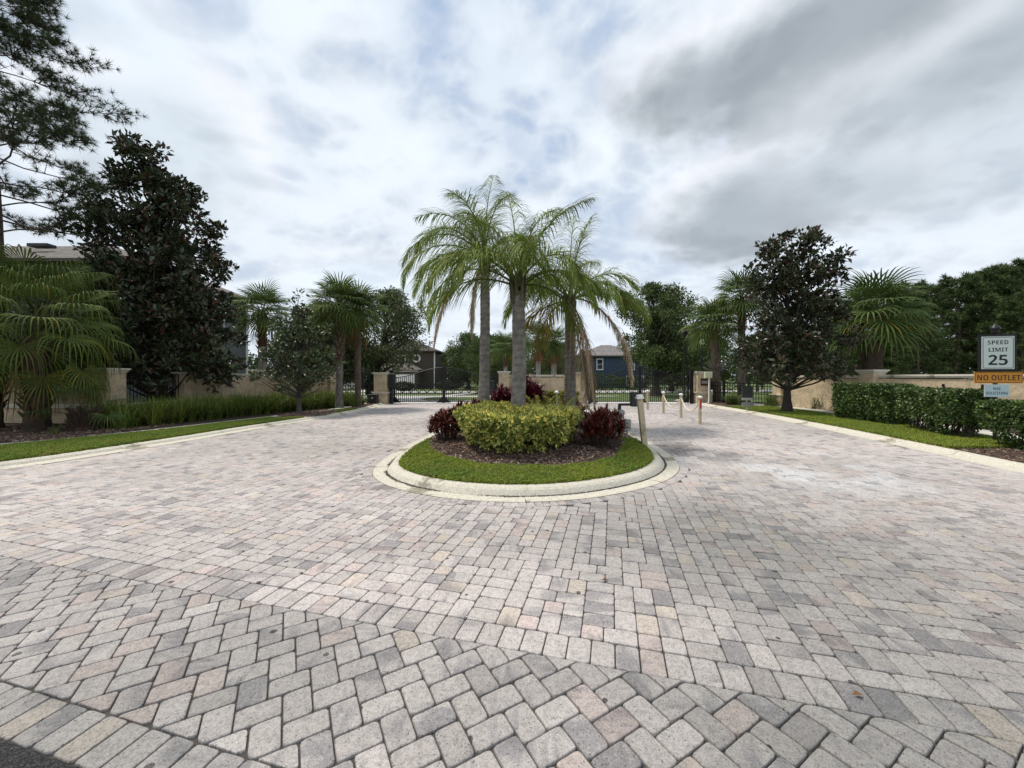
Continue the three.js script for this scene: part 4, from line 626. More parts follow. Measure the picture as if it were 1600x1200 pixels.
{ const b = new Geo(), r = rng(4), root = scene.children.find((o) => o.userData.label?.includes('collar of cut stubs')); for (let k = 0; k < 16; k++) { const a = k * 2.4, p = V(Math.cos(a) * 0.22 - 0.1, 1.95 + (k % 4) * 0.1, Math.sin(a) * 0.22), d = V(Math.cos(a), 0.55, Math.sin(a)).normalize(); tube(b, [p, p.clone().addScaledVector(d, 0.45 + 0.2 * r())], (t) => 0.055 * (1 - 0.4 * t), 5, vary([0.27, 0.25, 0.22], r, 0.2), true); } part('cut_stubs', b.build(false), M.bark, root); }
sabal(13.75, 23, { label: 'tall cabbage palm beside the right magnolia', seed: 95, H: 6.2, r: 1.9, n: 42, R: 0.2, bootFrom: 0.7, boots: 40, col: [0.2, 0.16, 0.13] });
sabal(17.6, 18.6, { label: 'broad cabbage palm behind the right wall, right of a pair', seed: 96, H: 4.5, r: 2.35, n: 44, R: 0.26, bootFrom: 0.75, boots: 30, col: [0.12, 0.085, 0.06] });
sabal(18.3, 19.9, { label: 'thinner cabbage palm behind the right wall, left of a pair', seed: 97, H: 4.3, r: 2.0, n: 30, R: 0.2, bootFrom: 0.75, boots: 26, col: [0.11, 0.08, 0.06] });
sabal(-15.9, 19.5, { label: 'low cabbage palm peeping over the left wall beside the magnolia', seed: 98, H: 2.6, r: 1.9, n: 30, R: 0.2 });
sabal(2.2, 32, { label: 'cabbage palm behind the centre wall, left of the middle trunk pair', seed: 99, H: 4.6, r: 1.9, n: 34, R: 0.2, dead: 3 });
sabal(3.6, 33, { label: 'cabbage palm behind the centre wall, nearest the right queen palm', seed: 100, H: 4.4, r: 1.9, n: 34, R: 0.24, dead: 3 });
sabal(-0.6, 36, { label: 'cabbage palm behind the centre pier beside the tallest queen palm', seed: 101, H: 4.1, r: 2.0, n: 34, R: 0.2 });

// ---------------------------------------------------------------- oaks and woods
const OAK = [0.098, 0.135, 0.048];
const dome = (w) => (h, a) => w * Math.sqrt(Math.max(0, 1 - (2 * h - 0.85) ** 2 / 1.35)) * (0.65 + 0.6 * noise2(a * 1.2 + 3, h * 4, 6));
const oak = (x, d, o) => broadleaf(thing('oak_tree', o.label, 'tree', x, -0.05, -d), { trunkR: 0.26, bole: 2, clumps: 330, leaves: 60, clumpR: 0.62, leafL: 0.22, leafW: 0.5, gap: 0.36, gapF: 0.6, col: OAK, limbEvery: 3, fill: 0.55, mat: M.broad, bark: BARK.dark, ...o });
oak(13.2, 35, { label: 'large spreading oak behind the right gate', seed: 111, H: 9.8, env: dome(5.4), lean: [-0.8, 0], bole: 2.5, lobes: 30, lobeR: 1.7, clumps: 480, trunkR: 0.36 });
oak(-10.6, 30, { label: 'oak behind the left gate pier, next to the brown house', seed: 112, H: 8.3, env: dome(3.9), lean: [1.2, 0], lobes: 22, lobeR: 1.2, clumps: 300, bole: 2.2, leaves: 46, col: [0.115, 0.14, 0.065] });
oak(-12.6, 27, { label: 'leafy oak behind the small magnolia and left wall', seed: 113, H: 6.6, env: dome(3.0), clumps: 240, bole: 1.6, lobes: 16, lobeR: 1.1, col: [0.11, 0.145, 0.06] });
oak(-6.2, 54, { label: 'oak on the far verge seen above the left gate', seed: 114, H: 7.6, env: dome(3.6), clumps: 240, bole: 1.6 });
oak(-2.4, 46, { label: 'oak far behind the centre pier', seed: 115, H: 6.6, env: dome(3.4), clumps: 240, bole: 1.2 });
oak(-3.4, 62, { label: 'far dark oak in the gap left of the tallest palm', seed: 116, H: 8, env: dome(4.2), clumps: 240, bole: 1 });
oak(5.6, 52, { label: 'far oak between the centre palms and the blue house', seed: 117, H: 6.2, env: dome(3.6), clumps: 220, bole: 0.8 });
oak(-17.5, 33, { label: 'oak behind the left cabbage palm and grey house', seed: 118, H: 7.2, env: dome(3), clumps: 200, bole: 1.4 });
[[-9.2, 66, 'far oak beside the right wall of the brown house'], [0.6, 58, 'far oak straight behind the middle queen palm'], [8.6, 76, 'far oak left of the blue house roof'], [23.5, 62, 'far oak right of the blue house'], [28, 54, 'far oak seen through the right railing'], [19.5, 47, 'oak in the gap between the large oak and the stubbed palm'], [-24, 52, 'far oak between the two brown houses'], [-5, 78, 'most distant oak above the left gate']].forEach(([x, d, label], k) => oak(x, d, { label, seed: 160 + k, H: 6.4 + (k % 3) * 0.9, env: dome(3.8), clumps: 170, leaves: 50, leafL: 0.3, clumpR: 0.8, bole: 0.9, col: [0.09, 0.128, 0.045] }));
{ // pines: one cut by the left edge, a wood behind the right wall
  pine(thing('pine_tree', 'tall pine with long needles at the left edge of the picture', 'tree', -19.6, 0, -14.6), { seed: 121, H: 17, R: 0.26, from: 0.42, limbs: 60, spread: 5.4, twigs: 34, twigL: 0.55, tuft: 0.3, needles: 30, nw: 0.008, col: [0.07, 0.092, 0.04], rise: 0.08 });
  const proto = [131, 132, 133].map((s) => { const g = new THREE.Group(); return pine(g, { seed: s, H: 13, R: 0.2, from: 0.12, limbs: 54, spread: 3.6, twigs: 22, twigL: 0.6, tuft: 0.5, needles: 13, nw: 0.035, col: [0.07, 0.10, 0.034], rise: 0.2 }); });
  const spots = [[52, 40, 1.02], [47, 38, 0.92], [43, 37, 0.86], [56, 44, 1.05], [50, 46, 0.95], [45, 44, 0.84], [40, 42, 0.7], [36.5, 41, 0.62], [41, 49, 0.75], [33, 43, 0.56], [60, 42, 1.1], [37, 50, 0.66], [30, 47, 0.52], [46, 52, 0.9], [54, 52, 1.08], [28, 44, 0.46], [63, 47, 1.15], [34, 52, 0.6], [38, 36, 0.6], [32, 37, 0.5], [44, 33, 0.68], [50, 35, 0.8]];
  const where = ['nearest the sign', 'above the wall pillar', 'in the middle of the wood', 'by the right edge'];
  spots.forEach(([x, d, s], k) => { const t = proto[k % 3].clone(); t.name = numbered('pine_tree'); t.position.set(x, -0.09, -d); t.rotation.y = k * 1.3; t.scale.set(s * 1.1, s, s * 1.1); scene.add(t); tag(t, 'pine of the dense dark wood behind the right wall', 'tree', 'pine wood behind the right wall'); });
  // far tree line
  const r = rng(9), gc = new Geo();
  for (let k = 0; k < 150; k++) { const x = -110 + k * 1.75 + r() * 2, d = 95 + r() * 22, H = 5.5 + r() * 3.2 + (x > 25 ? 2 : 0), R = 1.8 + r() * 1.6; for (let q = 0; q < 330; q++) { const dd = dirOf(r), f = 0.6 + 0.4 * r(), p = V(x + dd.x * R * f, H * 0.5 + dd.y * H * 0.5 * f, -d + dd.z * R * f); leaf(gc, p, dirOf(r), dirOf(r).add(V(0, 1, 0)), 0.75, 0.5, vary([0.075, 0.105, 0.045], r, 0.35)); } }
  stuff('far_woodland', gc.build(false), M.leafMatte, 'line of woodland along the far horizon', 'woodland');
}
// ---------------------------------------------------------------- grasses and hedges
function tussocks(g, x, y, z, n, L, r, cols) { for (let k = 0; k < n; k++) { const a = r() * 6.283, el = 0.75 + 0.75 * r(), c = vary(cols[Math.floor(r() * cols.length)], r, 0.3), len = L * (0.55 + 0.6 * r()), w = 0.008 + 0.006 * r(); let d = V(Math.cos(a) * Math.cos(el), Math.sin(el), Math.sin(a) * Math.cos(el)), p = V(x + (r() - 0.5) * 0.15, y, z + (r() - 0.5) * 0.15), prev = null; const sx = -Math.sin(a), sz = Math.cos(a); for (let q = 0; q <= 4; q++) { const ww = w * [1, 1, 0.85, 0.6, 0.1][q], row = [g.v(p.x - sx * ww, p.y, p.z - sz * ww, c), g.v(p.x + sx * ww, p.y, p.z + sz * ww, c)]; if (prev) g.q(prev[0], prev[1], row[1], row[0]); prev = row; p.addScaledVector(d, len / 4); d.y -= 0.22 + 0.16 * r(); d.normalize(); } } }
{
  const r = rng(141), g = new Geo(), line = dense([[-12.6, 11.9], [-12.2, 13.5], [-11.7, 15.5], [-11.1, 17.5], [-10.3, 19.6], [-9.3, 21.6]], 60);
  for (const [x, d] of line) for (let q = 0; q < 7; q++) { const o = (r() - 0.35) * 1.7; tussocks(g, x + o * 0.9 + (r() - 0.5) * 0.2, 0.07, -(d + o * -0.25 + (r() - 0.5) * 0.25), 42, 0.92, r, [[0.19, 0.25, 0.045], [0.13, 0.19, 0.035], [0.23, 0.26, 0.055], [0.07, 0.11, 0.025]]); }
  stuff('ornamental_grass', g.build(), leafMat(0.6, { transmission: 0.2, thickness: 0 }), 'thick band of arching ornamental grass along the left wall', 'grass');
  const spots = [[14.7, 20.3, 'ornamental grass tuft at the end pillar of the right wall'], [14.0, 20.6, 'ornamental grass tuft before the right fence'], [14.9, 18.5, 'ornamental grass tuft just right of the right magnolia trunk'], [15.0, 17.3, 'full ornamental grass tuft in the middle of the right wall bed'], [14.5, 15.2, 'ornamental grass tuft at the end of the clipped hedge'], [12.35, 21.6, 'wide clump of ornamental grass under the stubbed cabbage palm'], [12.9, 21.9, 'clump of ornamental grass below the tall cabbage palm'], [-8.15, 20.0, 'clump of ornamental grass at the foot of the brown cabbage palm'], [-9.1, 20.7, 'clump of ornamental grass behind the criss-cross palm trunk']];
  for (const [x, d, lab] of spots) { const gg = new Geo(); for (let q = 0; q < 5; q++) tussocks(gg, (r() - 0.5) * 0.45, 0, (r() - 0.5) * 0.45, 44, 0.85, r, [[0.13, 0.18, 0.04], [0.08, 0.13, 0.03], [0.16, 0.17, 0.06]]); const t = part(numbered('grass_clump'), gg.build(), M.leafMatte, scene); t.position.set(x, 0.07, -d); tag(t, lab, 'plant', 'ornamental grass clumps'); }
}
function boxHedge(label, path, H, W, seed, n, low) {           // clipped hedge following a path of [x, d], made of leaves and stems
  const [ox, od] = path[0], root = thing('clipped_hedge', label, 'hedge', ox, 0.07, -od, 0, 'clipped green hedges on the right'), r = rng(seed), gl = new Geo(), gs = new Geo(), P = dense(path, 40);
  const Q = offset(P, 1);
  const spot = (t, s, y) => { const k = Math.min(39, Math.floor(t * 40)), f = t * 40 - k, x = mix(P[k][0], P[k + 1][0], f), d = mix(P[k][1], P[k + 1][1], f), nx = Q[k][0] - P[k][0], nd = Q[k][1] - P[k][1]; return V(x + nx * s - ox, y, -(d + nd * s - od)); };
  for (let k = 0; k < n; k++) {
    const z = r(), t = r(); let s, y, tt = t;
    if (z < 0.3) { s = (r() - 0.5) * W; y = H + (fbm2(t * 9, s * 3, 2, seed) - 0.5) * (low ? 0.1 : 0.05); } else if (z < 0.86) { s = (r() < 0.6 ? -1 : 1) * W / 2; y = Math.pow(r(), 0.8) * H; } else { s = (r() - 0.5) * W; y = r() * H; tt = r() < 0.5 ? 0 : 1; }
    if (low && y < 0.42) { const kk = noise2(tt * 11, 3, seed); if (kk < 0.62 - y * 0.4) continue; }
    s += (fbm2(tt * 8 + 3, y * 3, 3, seed + 5) - 0.5) * (low ? 0.32 : 0.16) * (y < H * 0.95 ? 1 : 0.3) ; if (y < 0.3) s *= 0.8;
    const p = spot(clamp(tt + (r() - 0.5) * 0.02), s, Math.max(0.05, y)), tint = vary([1, 1, 1], r, 0.2), yo = r();
    for (let q = 0; q < 6; q++) { const c = vary(yo > 0.8 ? [0.14, 0.21, 0.05] : [0.065, 0.105, 0.027], r, 0.3); leaf(gl, p.clone().add(dirOf(r).multiplyScalar(0.05)), dirOf(r).add(V(0, 0.3, 0)).normalize(), dirOf(r).add(V(0, 1, 0)), 0.085, 0.045, [c[0] * tint[0], c[1] * tint[1], c[2] * tint[2]]); }
  }
  for (let k = 0; k < 60; k++) { const t = r(), a = spot(t, (r() - 0.5) * W * 0.4, -0.02), b = spot(clamp(t + (r() - 0.5) * 0.06), (r() - 0.5) * W * 0.8, H * 0.6); tube(gs, [a, b], () => 0.012, 5, [0.17, 0.14, 0.11]); }
  part('stems', gs.build(), M.bark, root); part('foliage', gl.build(false), M.leafGloss, root);
}
boxHedge('dense square hedge block at the far end of the row', [[12.55, 14.4], [12.52, 13.4], [12.5, 12.3]], 1.27, 0.95, 151, 5400, false);
boxHedge('leggy middle hedge with bare stems showing the path below', [[12.15, 11.7], [11.82, 10.6], [11.46, 9.6]], 1.16, 0.72, 152, 5200, true);
boxHedge('hedge at the right edge in front of the sign post', [[11.12, 8.85], [11.22, 7.6], [11.3, 6.3]], 0.97, 0.75, 153, 4200, true);
console.log('trees done');

// ---------------------------------------------------------------- stucco walls and piers
function along(a, b, w, h, y, thick, from = 0, to = 1) {      // box from a to b (x, d), base at y
  const x0 = mix(a[0], b[0], from), d0 = mix(a[1], b[1], from), x1 = mix(a[0], b[0], to), d1 = mix(a[1], b[1], to), L = Math.hypot(x1 - x0, d1 - d0);
  const g = bx(L + w, h, thick); g.rotateY(Math.atan2(d1 - d0, x1 - x0)); g.translate((x0 + x1) / 2, y, -(d0 + d1) / 2); return g;
}
function moulded(w, d, x, y, z, ry = 0, k = 1) {              // stepped cap
  return merge([bx(w, 0.05 * k, d, 0, 0, 0), bx(w + 0.07, 0.05 * k, d + 0.07, 0, 0.05 * k), bx(w + 0.15, 0.06 * k, d + 0.15, 0, 0.1 * k)].map((g) => { g.rotateY(ry); g.translate(x, y, z); return g; }));
}
function pillar(root, x, d, s, H, ry, body = M.stucco) {
  part('pillar', bx(s, H - 0.16, s, x, 0, -d, ry), body, root);
  part('pillar_base', merge([bx(s + 0.08, 0.66, s + 0.08, x, -0.06, -d, ry)]), body, root);
  part('pillar_band', moulded(s + 0.08, s + 0.08, x, 0.6, -d, ry, 0.8), M.cream, root);
  part('pillar_cap', moulded(s + 0.02, s + 0.02, x, H - 0.16, -d, ry), M.cream, root);
}
function wallRun(root, a, b, H, o = {}) {
  const { thick = 0.24, body = M.stucco } = o;
  part('wall_panel', along(a, b, 0, H - 0.1, -0.06, thick), body, root);
  part('wall_cap', merge([along(a, b, 0, 0.05, H - 0.12, thick + 0.07), along(a, b, 0, 0.07, H - 0.07, thick + 0.14)]), M.cream, root);
  if (o.band) { part('wall_plinth', along(a, b, 0, 0.66, -0.06, thick + 0.1), body, root); part('wall_band', along(a, b, 0, 0.13, 0.6, thick + 0.17), M.cream, root); }
}
const angle = (a, b) => Math.atan2(b[1] - a[1], b[0] - a[0]);
{
  const root = thing('boundary_wall', 'tan stucco boundary wall with cream caps behind the left grass band', 'wall', 0, 0, 0), [w0, w1, w2, w3, w4, w5] = wallL;
  wallRun(root, w1, w2, 1.78, { band: true, body: M.stuccoTan }); wallRun(root, w0, w1, 1.78, { body: M.stuccoTan });
  pillar(root, w2[0] - 0.1, w2[1], 0.66, 1.95, 0.03, M.stucco);
  // low wall with an iron grille above
  part('wall_panel', along([-13.4, 13.3], [-13.25, 15.5], 0, 0.68, -0.06, 0.28), M.stuccoTan, root); part('wall_band', along([-13.4, 13.3], [-13.25, 15.5], 0, 0.12, 0.62, 0.36), M.cream, root);
  for (let k = 0; k < 17; k++) part('grille_bar', along([-13.38, 13.45], [-13.26, 15.4], 0.02, 1.0, 0.74, 0.02, k / 16, k / 16 + 0.0001), M.iron, root);
  part('grille_rail', along([-13.38, 13.4], [-13.26, 15.4], 0, 0.04, 1.72, 0.04), M.iron, root);
  wallRun(root, w3, w4, 1.8, { body: M.stucco }); pillar(root, w3[0], w3[1], 0.4, 1.85, 0.02);
  pillar(root, w4[0] + 0.1, w4[1] + 0.1, 0.66, 2.02, angle(w4, w5));
  wallRun(root, w4, w5, 1.72, { body: M.stuccoTan }); pillar(root, w5[0], w5[1], 0.6, 1.95, angle(w4, w5));
}
const wallR = [[14.5, 20.7], [15.15, 16.1], [16.2, 11.2], [18, 5]];
{
  const root = thing('boundary_wall', 'tan stucco boundary wall with cream cap behind the right hedge', 'wall', 0, 0, 0);
  wallRun(root, wallR[0], wallR[1], 1.72); wallRun(root, wallR[1], wallR[2], 1.74); wallRun(root, wallR[2], wallR[3], 1.74);
  pillar(root, ...wallR[0], 0.55, 1.8, angle(wallR[0], wallR[1])); pillar(root, wallR[1][0] - 0.05, wallR[1][1], 0.6, 1.95, angle(wallR[0], wallR[1]));
  pillar(root, ...wallR[2], 0.45, 1.8, angle(wallR[1], wallR[2]));
  for (const t of [0.24, 0.47, 0.67]) { const x = mix(wallR[1][0], wallR[2][0], t) - 0.15, d = mix(wallR[1][1], wallR[2][1], t); part('wall_bracket', bx(0.05, 0.28, 0.05, x, 1.12, -d, angle(wallR[1], wallR[2])), M.iron, root); }
}
{
  const root = thing('boundary_wall', 'low tan wall between the two gates behind the median palms', 'wall', 0, 0, 0);
  wallRun(root, [-0.35, 24.2], [4.15, 24.2], 1.78); pillar(root, -0.5, 24.1, 0.66, 2.0, 0); pillar(root, 4.3, 24.15, 0.6, 1.95, 0);
}
const pierL = thing('gate_pier', 'tan gate pier with cream cap left of the left gate', 'pier', -8.0, 0, -23.6); pillar(pierL, 0, 0, 0.74, 1.92, 0);
const pierR = thing('gate_pier', 'tan gate pier carrying a notice, right of the right gate', 'pier', 11.75, 0, -23.9); pillar(pierR, 0, 0, 0.8, 1.98, 0, M.stucco);
function canvasTex(w, h, draw) { const c = document.createElement('canvas'); c.width = w; c.height = h; draw(c.getContext('2d'), w, h); const t = new THREE.CanvasTexture(c); t.colorSpace = THREE.SRGBColorSpace; return t; }
const face = (w, h, x, y, z, ry = 0) => { const g = new THREE.PlaneGeometry(w, h); g.rotateY(ry); g.translate(x, y, z); return g; };
{ const s = thing('notice', 'dark notice with pale lines fixed to the right gate pier', 'sign', 11.78, 1.12, -23.46); part('plate', bx(0.5, 0.44, 0.025), M.black, s);
  part('print', face(0.46, 0.4, 0, 0.22, 0.017), new THREE.MeshStandardMaterial({ roughness: 0.5, map: canvasTex(128, 112, (c, w, h) => { c.fillStyle = '#3a2523'; c.fillRect(0, 0, w, h); c.fillStyle = '#b9b5b0'; c.fillRect(6, 40, w - 12, 12); c.fillRect(6, 62, w - 12, 20); c.fillStyle = '#55464a'; c.fillRect(10, 68, w - 20, 4); c.fillRect(10, 76, w - 20, 3); }) }), s); }

// ---------------------------------------------------------------- gates and railings
const bar = (a, b, r) => { const g = new Geo(); tube(g, [V(...a), V(...b)], () => r, 4, W1); return g.build(false); };
function crossBand(root, x0, x1, y0, y1, n) { for (let k = 0; k < n; k++) { const a = mix(x0, x1, k / n), b = mix(x0, x1, (k + 1) / n); part('cross_brace', bar([a, y0, 0], [b, y1, 0], 0.02), M.iron, root); part('cross_brace', bar([a, y1, 0.012], [b, y0, 0.012], 0.02), M.iron, root); } }
function gateLeaf(label, xh, xm, d) {                          // hinge x, meeting x
  const root = thing('gate_leaf', label, 'gate', xh, 0, -d, 0, 'black iron driveway gate leaves'), w = xm - xh, top = (t) => 1.62 + 0.62 * sm(t), n = 24;
  part('stile', bx(0.1, 1.72, 0.08, 0, 0.03, 0), M.iron, root); part('stile', bx(0.1, 2.3, 0.08, w, 0.03, 0), M.iron, root);
  const pk = {};
  for (let k = 1; k < n; k++) { const t = k / n; part('picket', bx(0.032, top(t) - 0.1, 0.032, w * t, 0.08, 0), M.iron, root); }
  const g = new Geo(); tube(g, Array.from({ length: 15 }, (_, k) => V(w * k / 14, top(k / 14), 0)), () => 0.03, 5, W1); part('top_rail', g.build(), M.iron, root);
  for (const y of [0.1, 0.62, 1.18]) part('rail', bx(Math.abs(w), 0.05, 0.045, w / 2, y, 0), M.iron, root);
  crossBand(root, 0, w, 0.66, 1.17, 6);
  for (const [x, s] of [[0, 1], [w, -1]]) { const S = Math.sign(w) * s, sh = new THREE.Shape([new THREE.Vector2(0, 0), new THREE.Vector2(0.42 * S, 0), new THREE.Vector2(0.3 * S, 0.08), new THREE.Vector2(0.08 * S, 0.36), new THREE.Vector2(0, 0.36)]), e = new THREE.ExtrudeGeometry(sh, { depth: 0.05, bevelEnabled: false }); e.translate(x, 0.05, 0.03); part('corner_plate', e, M.iron, root); }
  return root;
}
gateLeaf('outer black iron leaf of the left driveway gate, beside the pier', -7.35, -4.3, 24); gateLeaf('inner black iron leaf of the left driveway gate, beside the centre wall', -1.15, -4.22, 24);
gateLeaf('inner black iron leaf of the right driveway gate, behind the dead fronds', 4.95, 7.95, 24); gateLeaf('outer black iron leaf of the right driveway gate, beside the notice pier', 11.0, 8.03, 24);
for (const [x, lab] of [[-7.5, 'black gate post against the left pier'], [-1.02, 'black gate post beside the centre pier'], [4.82, 'black gate post at the right end of the centre wall'], [11.16, 'black gate post against the notice pier']]) { const t = thing('gate_post', lab, 'post', x, 0, -23.86, 0, 'black gate posts'); part('post', bx(0.18, 1.98, 0.18), M.iron, t); part('post_cap', moulded(0.18, 0.18, 0, 1.98, 0, 0, 0.5), M.iron, t); }
for (const [x, d, y, lab] of [[-7.35, 23.55, 0.95, 'dark gate motor cabinet hung beside the left gate post'], [-1.25, 23.5, 0.55, 'dark gate motor cabinet beside the centre pier']]) { const t = thing('motor_cabinet', lab, 'cabinet', x, 0.0, -d); part('cabinet', bx(0.4, 0.9, 0.22, 0, y, 0), M.black, t); part('stand', bx(0.12, y, 0.12, 0, 0, 0), M.black, t); }
for (const [x, d, lab, w] of [[-8.15, 22.5, 'black utility box in front of the left gate pier', 0.55], [-0.65, 22.2, 'dark utility box in front of the centre pier', 0.6]]) { const t = thing('utility_box', lab, 'utility box', x, 0.07, -d); part('box', bx(w, 0.5, 0.4), M.black, t); part('lid', bx(w + 0.05, 0.06, 0.45, 0, 0.5, 0), std(0.04, 0.04, 0.042, 0.6), t); const k = new THREE.SphereGeometry(0.04, 10, 8); k.translate(0.02, 0.36, 0.2); part('knob', k, M.trim, t); }
function fence(label, a, b, H, crosses) {
  const root = thing('iron_fence', label, 'fence', a[0], 0.05, -a[1], angle(a, b), 'black iron railings'), L = Math.hypot(b[0] - a[0], b[1] - a[1]), n = Math.round(L / 0.14);
  for (const y of [0.12, 0.62, H - 0.2, H - 0.03]) part('rail', bx(L, 0.04, 0.035, L / 2, y, 0), M.iron, root);
  for (let k = 0; k <= n; k++) part('picket', bx(0.028, H - 0.04, 0.028, L * k / n, 0.02, 0), M.iron, root);
  for (const x of [0, L]) part('post', bx(0.09, H + 0.1, 0.09, x, -0.02, 0), M.iron, root);
  crosses(root, L);
}
fence('black iron garden gate and railing left of the left pier', [-10.35, 23.2], [-8.4, 23.6], 1.25, (r, L) => { crossBand(r, 0.3, L * 0.8, 0.66, 1.2, 2); part('frame_post', bx(0.06, 2.0, 0.06, 0.1, 0, 0.05), M.iron, r); part('frame_post', bx(0.06, 2.0, 0.06, L * 0.82, 0, 0.05), M.iron, r); part('frame_lintel', bx(L * 0.8, 0.05, 0.06, L * 0.46, 2.0, 0.05), M.iron, r); });
fence('black iron railing between the notice pier and the right wall', [12.2, 24.1], [14.4, 20.95], 1.25, (r, L) => { crossBand(r, L * 0.3, L * 0.62, 0.66, 1.04, 2); part('post', bx(0.1, 1.4, 0.1, L * 0.28, 0, 0), M.iron, r); part('post', bx(0.1, 1.4, 0.1, L * 0.64, 0, 0), M.iron, r); });
{ const t = thing('garden_lantern', 'black lantern on a post behind the small iron gate', 'lamp', -9.9, 0, -25.5); part('post', bx(0.06, 1.7, 0.06, 0, -0.09, 0), M.iron, t); const g = new THREE.CylinderGeometry(0.15, 0.09, 0.36, 6); g.translate(0, 1.79, 0); part('lantern', g, M.black, t); const c = new THREE.ConeGeometry(0.19, 0.2, 6); c.translate(0, 2.07, 0); part('lantern_roof', c, M.black, t); }

// ---------------------------------------------------------------- bollards, ropes, keypad
const bolls = [[6.85, 19.4, 'farthest cream bollard, standing alone near the right gate'], [6.9, 17.5, 'cream bollard at the far end of the white ropes'], [6.82, 15.5, 'cream bollard in the middle of the white ropes'], [6.56, 13.4, 'nearest roped bollard, with a red reflector strip']];
bolls.forEach(([x, d, lab], k) => {
  const t = thing('bollard', lab, 'bollard', x, -0.005, -d, 0, 'cream bollards on the right lane');
  const g = new THREE.CylinderGeometry(0.05, 0.055, 0.92, 14); g.translate(0, 0.46, 0); part('post', g, M.bollard, t);
  const c = new THREE.LatheGeometry([[0, 0.07], [0.05, 0.062], [0.076, 0.035], [0.084, 0], [0.052, -0.02], [0, -0.02]].map(([a, b]) => new THREE.Vector2(a, b)), 16); c.translate(0, 0.93, 0); part('cap', c, M.whitePlastic, t);
  if (k === 3) { const s = new THREE.CylinderGeometry(0.056, 0.058, 0.34, 8, 1, false, -0.5, 1.6); s.translate(0, 0.72, 0); part('reflector', s, M.red, t); const b = new THREE.SphereGeometry(0.02, 8, 6); b.translate(0, 0.4, 0.05); part('bolt', b, M.black, t); }
});
for (const [a, b, lab] of [[1, 2, 'white rope sagging between the two farther roped bollards'], [2, 3, 'white rope sagging to the bollard with red reflector']]) {
  const A = bolls[a], B = bolls[b], g = new Geo(), pts = Array.from({ length: 15 }, (_, k) => { const t = k / 14; return V(mix(A[0], B[0], t), 0.82 - 0.44 * 4 * t * (1 - t), -mix(A[1], B[1], t)); }); pts[0].z += 0; tube(g, pts, (t) => 0.022 + 0.003 * Math.sin(t * 150), 7, W1); tag(part(numbered('rope'), g.build(), M.rope, scene), lab, 'rope', 'white ropes between the bollards');
}
{ const t = thing('post', 'tilted cream post with white cap on the island kerb', 'post', 2.98, 0.09, -8.62); t.rotation.z = 0.115; t.rotation.x = 0.03; part('shaft', bx(0.115, 1.08, 0.115), M.bollard, t); part('cap', merge([bx(0.15, 0.04, 0.15, 0, 1.08, 0), bx(0.12, 0.05, 0.12, 0, 1.12, 0)]), M.whitePlastic, t); }
{ const t = thing('entry_keypad', 'black gooseneck entry keypad with grey boxes beside the red shrub', 'keypad', 2.66, 0.12, -9.5);
  part('post', bx(0.07, 0.82, 0.07), M.black, t); part('arm', merge([bx(0.06, 0.06, 0.06, 0.0, 0.80, 0), bx(0.34, 0.06, 0.07, 0.16, 0.82, 0)]), M.black, t);
  part('head', bx(0.17, 0.36, 0.16, 0.36, 0.80, 0), M.black, t); const m = new THREE.CylinderGeometry(0.075, 0.075, 0.1, 16); m.rotateX(Math.PI / 2); m.translate(0.02, 0.66, 0.09); part('meter', m, M.greyMetal, t); part('meter_base', bx(0.12, 0.12, 0.09, 0.02, 0.52, 0.08), M.greyMetal, t); part('junction_box', bx(0.17, 0.27, 0.12, 0.17, 0.22, 0.05), M.greyMetal, t); part('conduit', bx(0.03, 0.3, 0.03, 0.17, -0.04, 0.05), M.greyMetal, t); }
{ const t = thing('path_light', 'small white dome light among the maroon shrubs', 'lamp', 1.75, 0.15, -15.0); part('stem', bx(0.03, 0.88, 0.03), M.whitePlastic, t); const g = new THREE.SphereGeometry(0.09, 14, 8, 0, 6.283, 0, 1.6); g.translate(0, 0.88, 0); part('dome', g, M.whitePlastic, t); }
{ const t = thing('reader_post', 'white pipe post with pale green box before the notice pier', 'post', 11.75, 0.02, -22.9); const g = new Geo(); tube(g, [V(-0.35, 0.04, 0.1), V(-0.12, 0.05, 0.05), V(-0.02, 0.12, 0.01), V(0, 0.35, 0), V(0, 1.62, 0)], () => 0.045, 9, W1, true); part('pipe', g.build(), M.whitePlastic, t); part('box', bx(0.44, 0.36, 0.16, -0.06, 1.56, 0.02), M.paleGreen, t); part('box_front', bx(0.38, 0.3, 0.02, -0.06, 1.59, 0.105), std(0.62, 0.66, 0.46, 0.5), t); }
{ const t = thing('yard_sign', 'small dark yard sign above a grey plate on the right verge', 'sign', 10.95, 0.07, -17.9); part('stake', bx(0.035, 0.95, 0.03), M.greyMetal, t); part('panel', bx(0.5, 0.52, 0.03, 0, 0.62, 0.025), std(0.05, 0.06, 0.06, 0.5), t); part('panel_strip', bx(0.5, 0.11, 0.03, 0, 0.5, 0.027), std(0.45, 0.47, 0.46, 0.6), t); part('plate', bx(0.5, 0.2, 0.03, 0, 0.2, 0.025), std(0.27, 0.28, 0.27, 0.6), t); }
for (const [x, d, H, lab] of [[14.85, 30, 4.25, 'slim street lamp with a pale head left of the stubbed palm'], [11.3, 25.2, 4.4, 'slim black street lamp rising behind the right gate post']]) { const t = thing('street_lamp', lab, 'lamp', x, -0.09, -d, 0, 'street lamps beyond the right gate'); const g = new THREE.CylinderGeometry(0.04, 0.06, H, 10); g.translate(0, H / 2, 0); part('pole', g, M.iron, t); const h = new THREE.LatheGeometry([[0.06, 0], [0.19, 0.12], [0.2, 0.3], [0.1, 0.42], [0, 0.46]].map(([a, b]) => new THREE.Vector2(a, b)), 12); h.translate(0, H, 0); part('head', h, H < 4.3 ? M.whitePlastic : M.black, t); }

